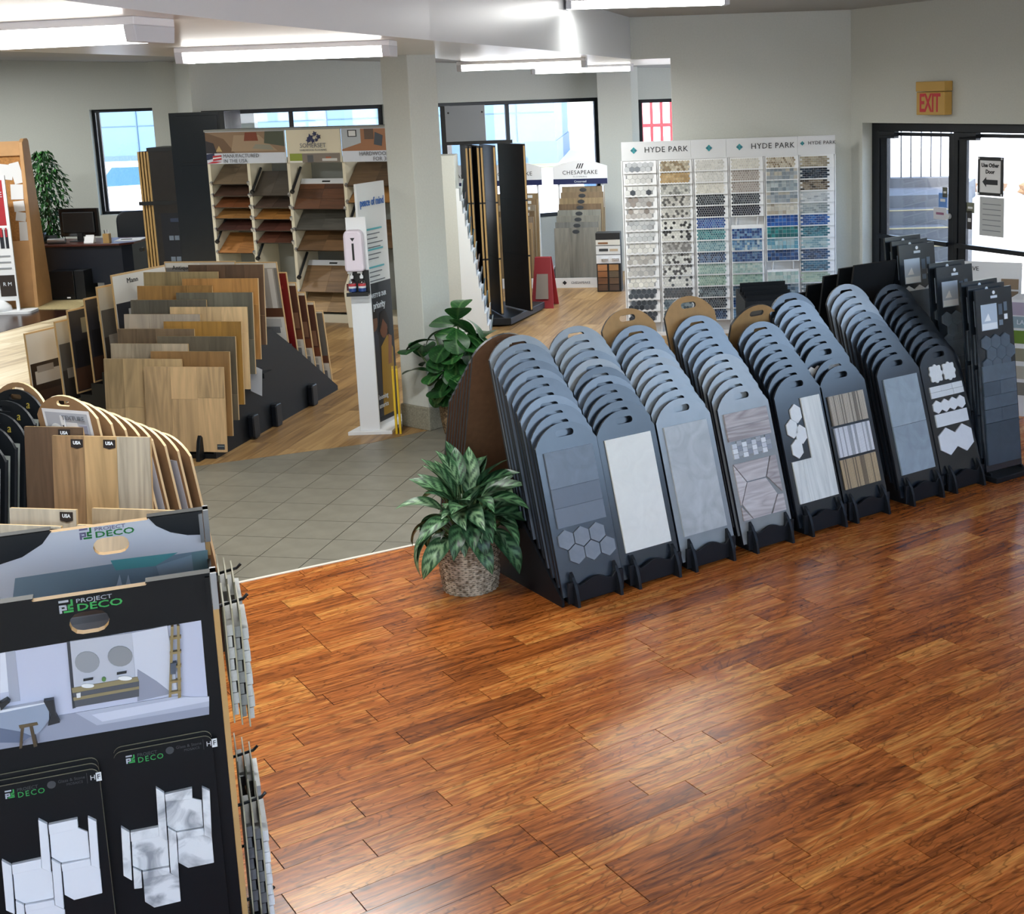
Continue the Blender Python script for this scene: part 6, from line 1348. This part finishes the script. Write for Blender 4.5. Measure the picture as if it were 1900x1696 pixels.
for i, (x, z, w_, h_, a_) in enumerate(((-.05, 1.82, .2, .2, 8), (.1, 1.80, .13, .28, -12), (.08, 1.55, .16, .20, 2), (.09, 1.36, .14, .14, -4), (.10, 1.22, .13, .12, 10), (.12, .98, .12, .34, 2))):
    b = MB(); b.box(-w_/2, w_/2, -.0015, 0, -h_/2, h_/2); o = b.build('pinned_paper', 'paper', t, loc=(x, .052 + .0526 * (z - .9) - .0, z)); o.rotation_euler = (-R(3), R(a_), 0)
t = thing('banner_stand', 'white and red banner on a white foot in front of the notice stand', 'banner', (-8.20, 16.92, 0), R(2))
b = MB(); b.box(-.42, .17, -.006, .006, .16, 1.78); b.build('banner', 'paper', t)
prints(t, [('#a8323a', (-.42, .15, 1.15, 1.74)), ('#c9ccd0', (-.42, .14, .85, 1.12)), ('#2b2d33', (.02, .07, .85, 1.10)), ('#a8323a', (.03, .06, 1.0, 1.12)), ('#2b2d33', (.09, .13, .85, 1.10)), ('#a8323a', (.10, .12, 1.0, 1.12)), ('#3a3330', (-.05, .15, .22, .50)), ('#8e9196', (-.2, .13, .66, .68)), ('#8e9196', (-.2, .13, .74, .76)), ('#8e9196', (-.2, .13, .58, .60))], y=-.006, name='banner_print')
text('RE', .10, 'white_ink', t, (.06, -.014, 1.55)); text('R M', .07, 'white_ink', t, (.05, -.014, .38))
for x in (-.40, .15):
    b = MB(); b.box(x - .02, x + .02, -.01, .01, .03, 1.80); b.build('post', 'paper', t)
b = MB(); b.prism(rrect(-.46, .36, -.16, .16, .06), 0, .03); b.build('foot', 'paper', t); b = MB(); b.lathe([(.16, .03), (.15, .09), (.08, .16), (.001, .18)], 20, cx=-.1); b.build('weight', 'paper', t, smooth=True)
# ------------------------------------------------------------------ signs by the door
mat('exit_gold', '#c29a4c', .5); mat('exit_red', '#c01a2c', .4)
def on_door(s, z, off=0.0): c, sn = math.cos(DA), math.sin(DA); return Vector((2.416 + c*s - sn*off, 13.94 + sn*s + c*off, z))
t = thing('exit_sign', 'gold exit sign with red letters above the glass door', 'sign', on_door(1.36, 2.275, -.005), DA)
b = MB(); b.box(-.20, .20, -.10, 0, 0, .22); b.build('face_box', 'exit_gold', t, bevel=.008); b = MB(); b.box(-.205, .205, -.105, 0, .225, .32); b.build('top_box', 'exit_gold', t, bevel=.006)
text('EXIT', .245, 'exit_red', t, (-.005, -.101, .108), bold=.005, space=.95).scale.x = .62
t = thing('door_notice', 'framed notice reading Use Other Door on the right hand door', 'sign', on_door(1.98, 1.515, .10), DA)
b = MB(); b.box(-.17, .17, -.008, 0, 0, .365); b.build('frame', 'black_plastic', t, bevel=.004); b = MB(); b.box(-.135, .135, -.0095, -.008, .03, .33); b.build('sheet', 'paper', t)
text('Use Other', .052, 'ink_dark', t, (.0, -.011, .285), bold=.0018); text('Door', .052, 'ink_dark', t, (.0, -.011, .225), bold=.0018)
b = MB(); b.prism([(-.10, .13), (-.05, .175), (-.05, .152), (.10, .152), (.10, .105), (-.05, .105), (-.05, .082)], -.0115, -.0095, 'y'); b.build('arrow', 'ink_dark', t)
for x in (-.15, .15):
    for z in (.015, .35):
        b = MB(); b.tube([(x, -.006, z), (x, -.013, z)], .010, 8); b.build('suction_cup', 'paper', t)
t = thing('hours_sheet', 'white sheet of faint lines taped below the framed notice', 'paper', on_door(1.98, 1.13, .12), DA); mat('thin_paper', '#b9bcbe', .8)
b = MB(); b.box(-.16, .16, -.003, 0, 0, .37); b.build('sheet', 'thin_paper', t)
for i in range(6):
    b = MB(); b.box(-.12, .12, -.0045, -.003, .05 + .05*i, .056 + .05*i); b.build('text_line', 'ink_grey', t)
for s, z, w_, h_, c, lab in ((1.30, 1.46, .07, .10, '#5a5c50', 'small dark sticker on the left door pane'), (1.27, 1.36, .12, .14, '#5b86c9', 'blue sticker on the left door pane'), (1.23, 1.235, .19, .12, '#c6c8d2', 'white notice on the left door pane above the lock'), (1.66, 1.33, .11, .10, '#6d7060', 'grey sticker on the right door pane'), (1.65, 1.17, .07, .18, '#2c2a2c', 'dark sticker on the right door pane')):
    t = thing('sticker', lab, 'sticker', on_door(s, z, .148), DA)
    b = MB(); b.box(-w_/2, w_/2, -.002, 0, 0, h_, c); b.box(-w_*.3, w_*.3, -.0025, -.002, h_*.4, h_*.6, '#d8dadc' if c != '#c6c8d2' else '#8a5a78'); b.build('print', 'print', t)
# displays right of the tall slate boards
t = thing('flooring_stand', 'white flooring stand with small swatches at the right edge', 'display stand', (2.93, 9.9, 0), R(-30))
b = MB(); b.box(0, .7, 0, .3, 0, .92); b.build('body', 'paper', t); b = MB(); b.box(0, .7, -.006, 0, .80, .90, '#a79fb5'); b.box(0, .7, -.008, -.006, .70, .79, '#8aa0ad'); b.build('header', 'print', t); text('LAURE', .05, 'white_ink', t, (.14, -.009, .745))
for i, (z, c) in enumerate(((.58, '#6b8a3a'), (.44, '#8d8a78'), (.30, '#aaa69a'), (.17, '#7d7b74'))):
    for j in range(3):
        b = MB(); b.box(.03 + .22*j, .22 + .22*j, -.012, 0, z, z + .10, jit(c)); b.build('swatch', 'tile_vcol', t)
t = thing('brick_sample_board', 'white board with brick swatches leaning near the right hand door', 'sample board', (2.70, 10.65, .0), (-R(6), 0, R(-28)))
b = MB(); b.box(0, .52, 0, .02, .0, 1.12); b.build('backing', 'paper', t)
for j in range(7):
    b = MB(); b.box(.36, .50, -.01, 0, .30 + .10*j, .385 + .10*j, jit('#8a7560', .2)); b.build('swatch', 'tile_vcol', t)
text('IVE', .05, 'ink_dark', t, (.14, -.002, 1.06))
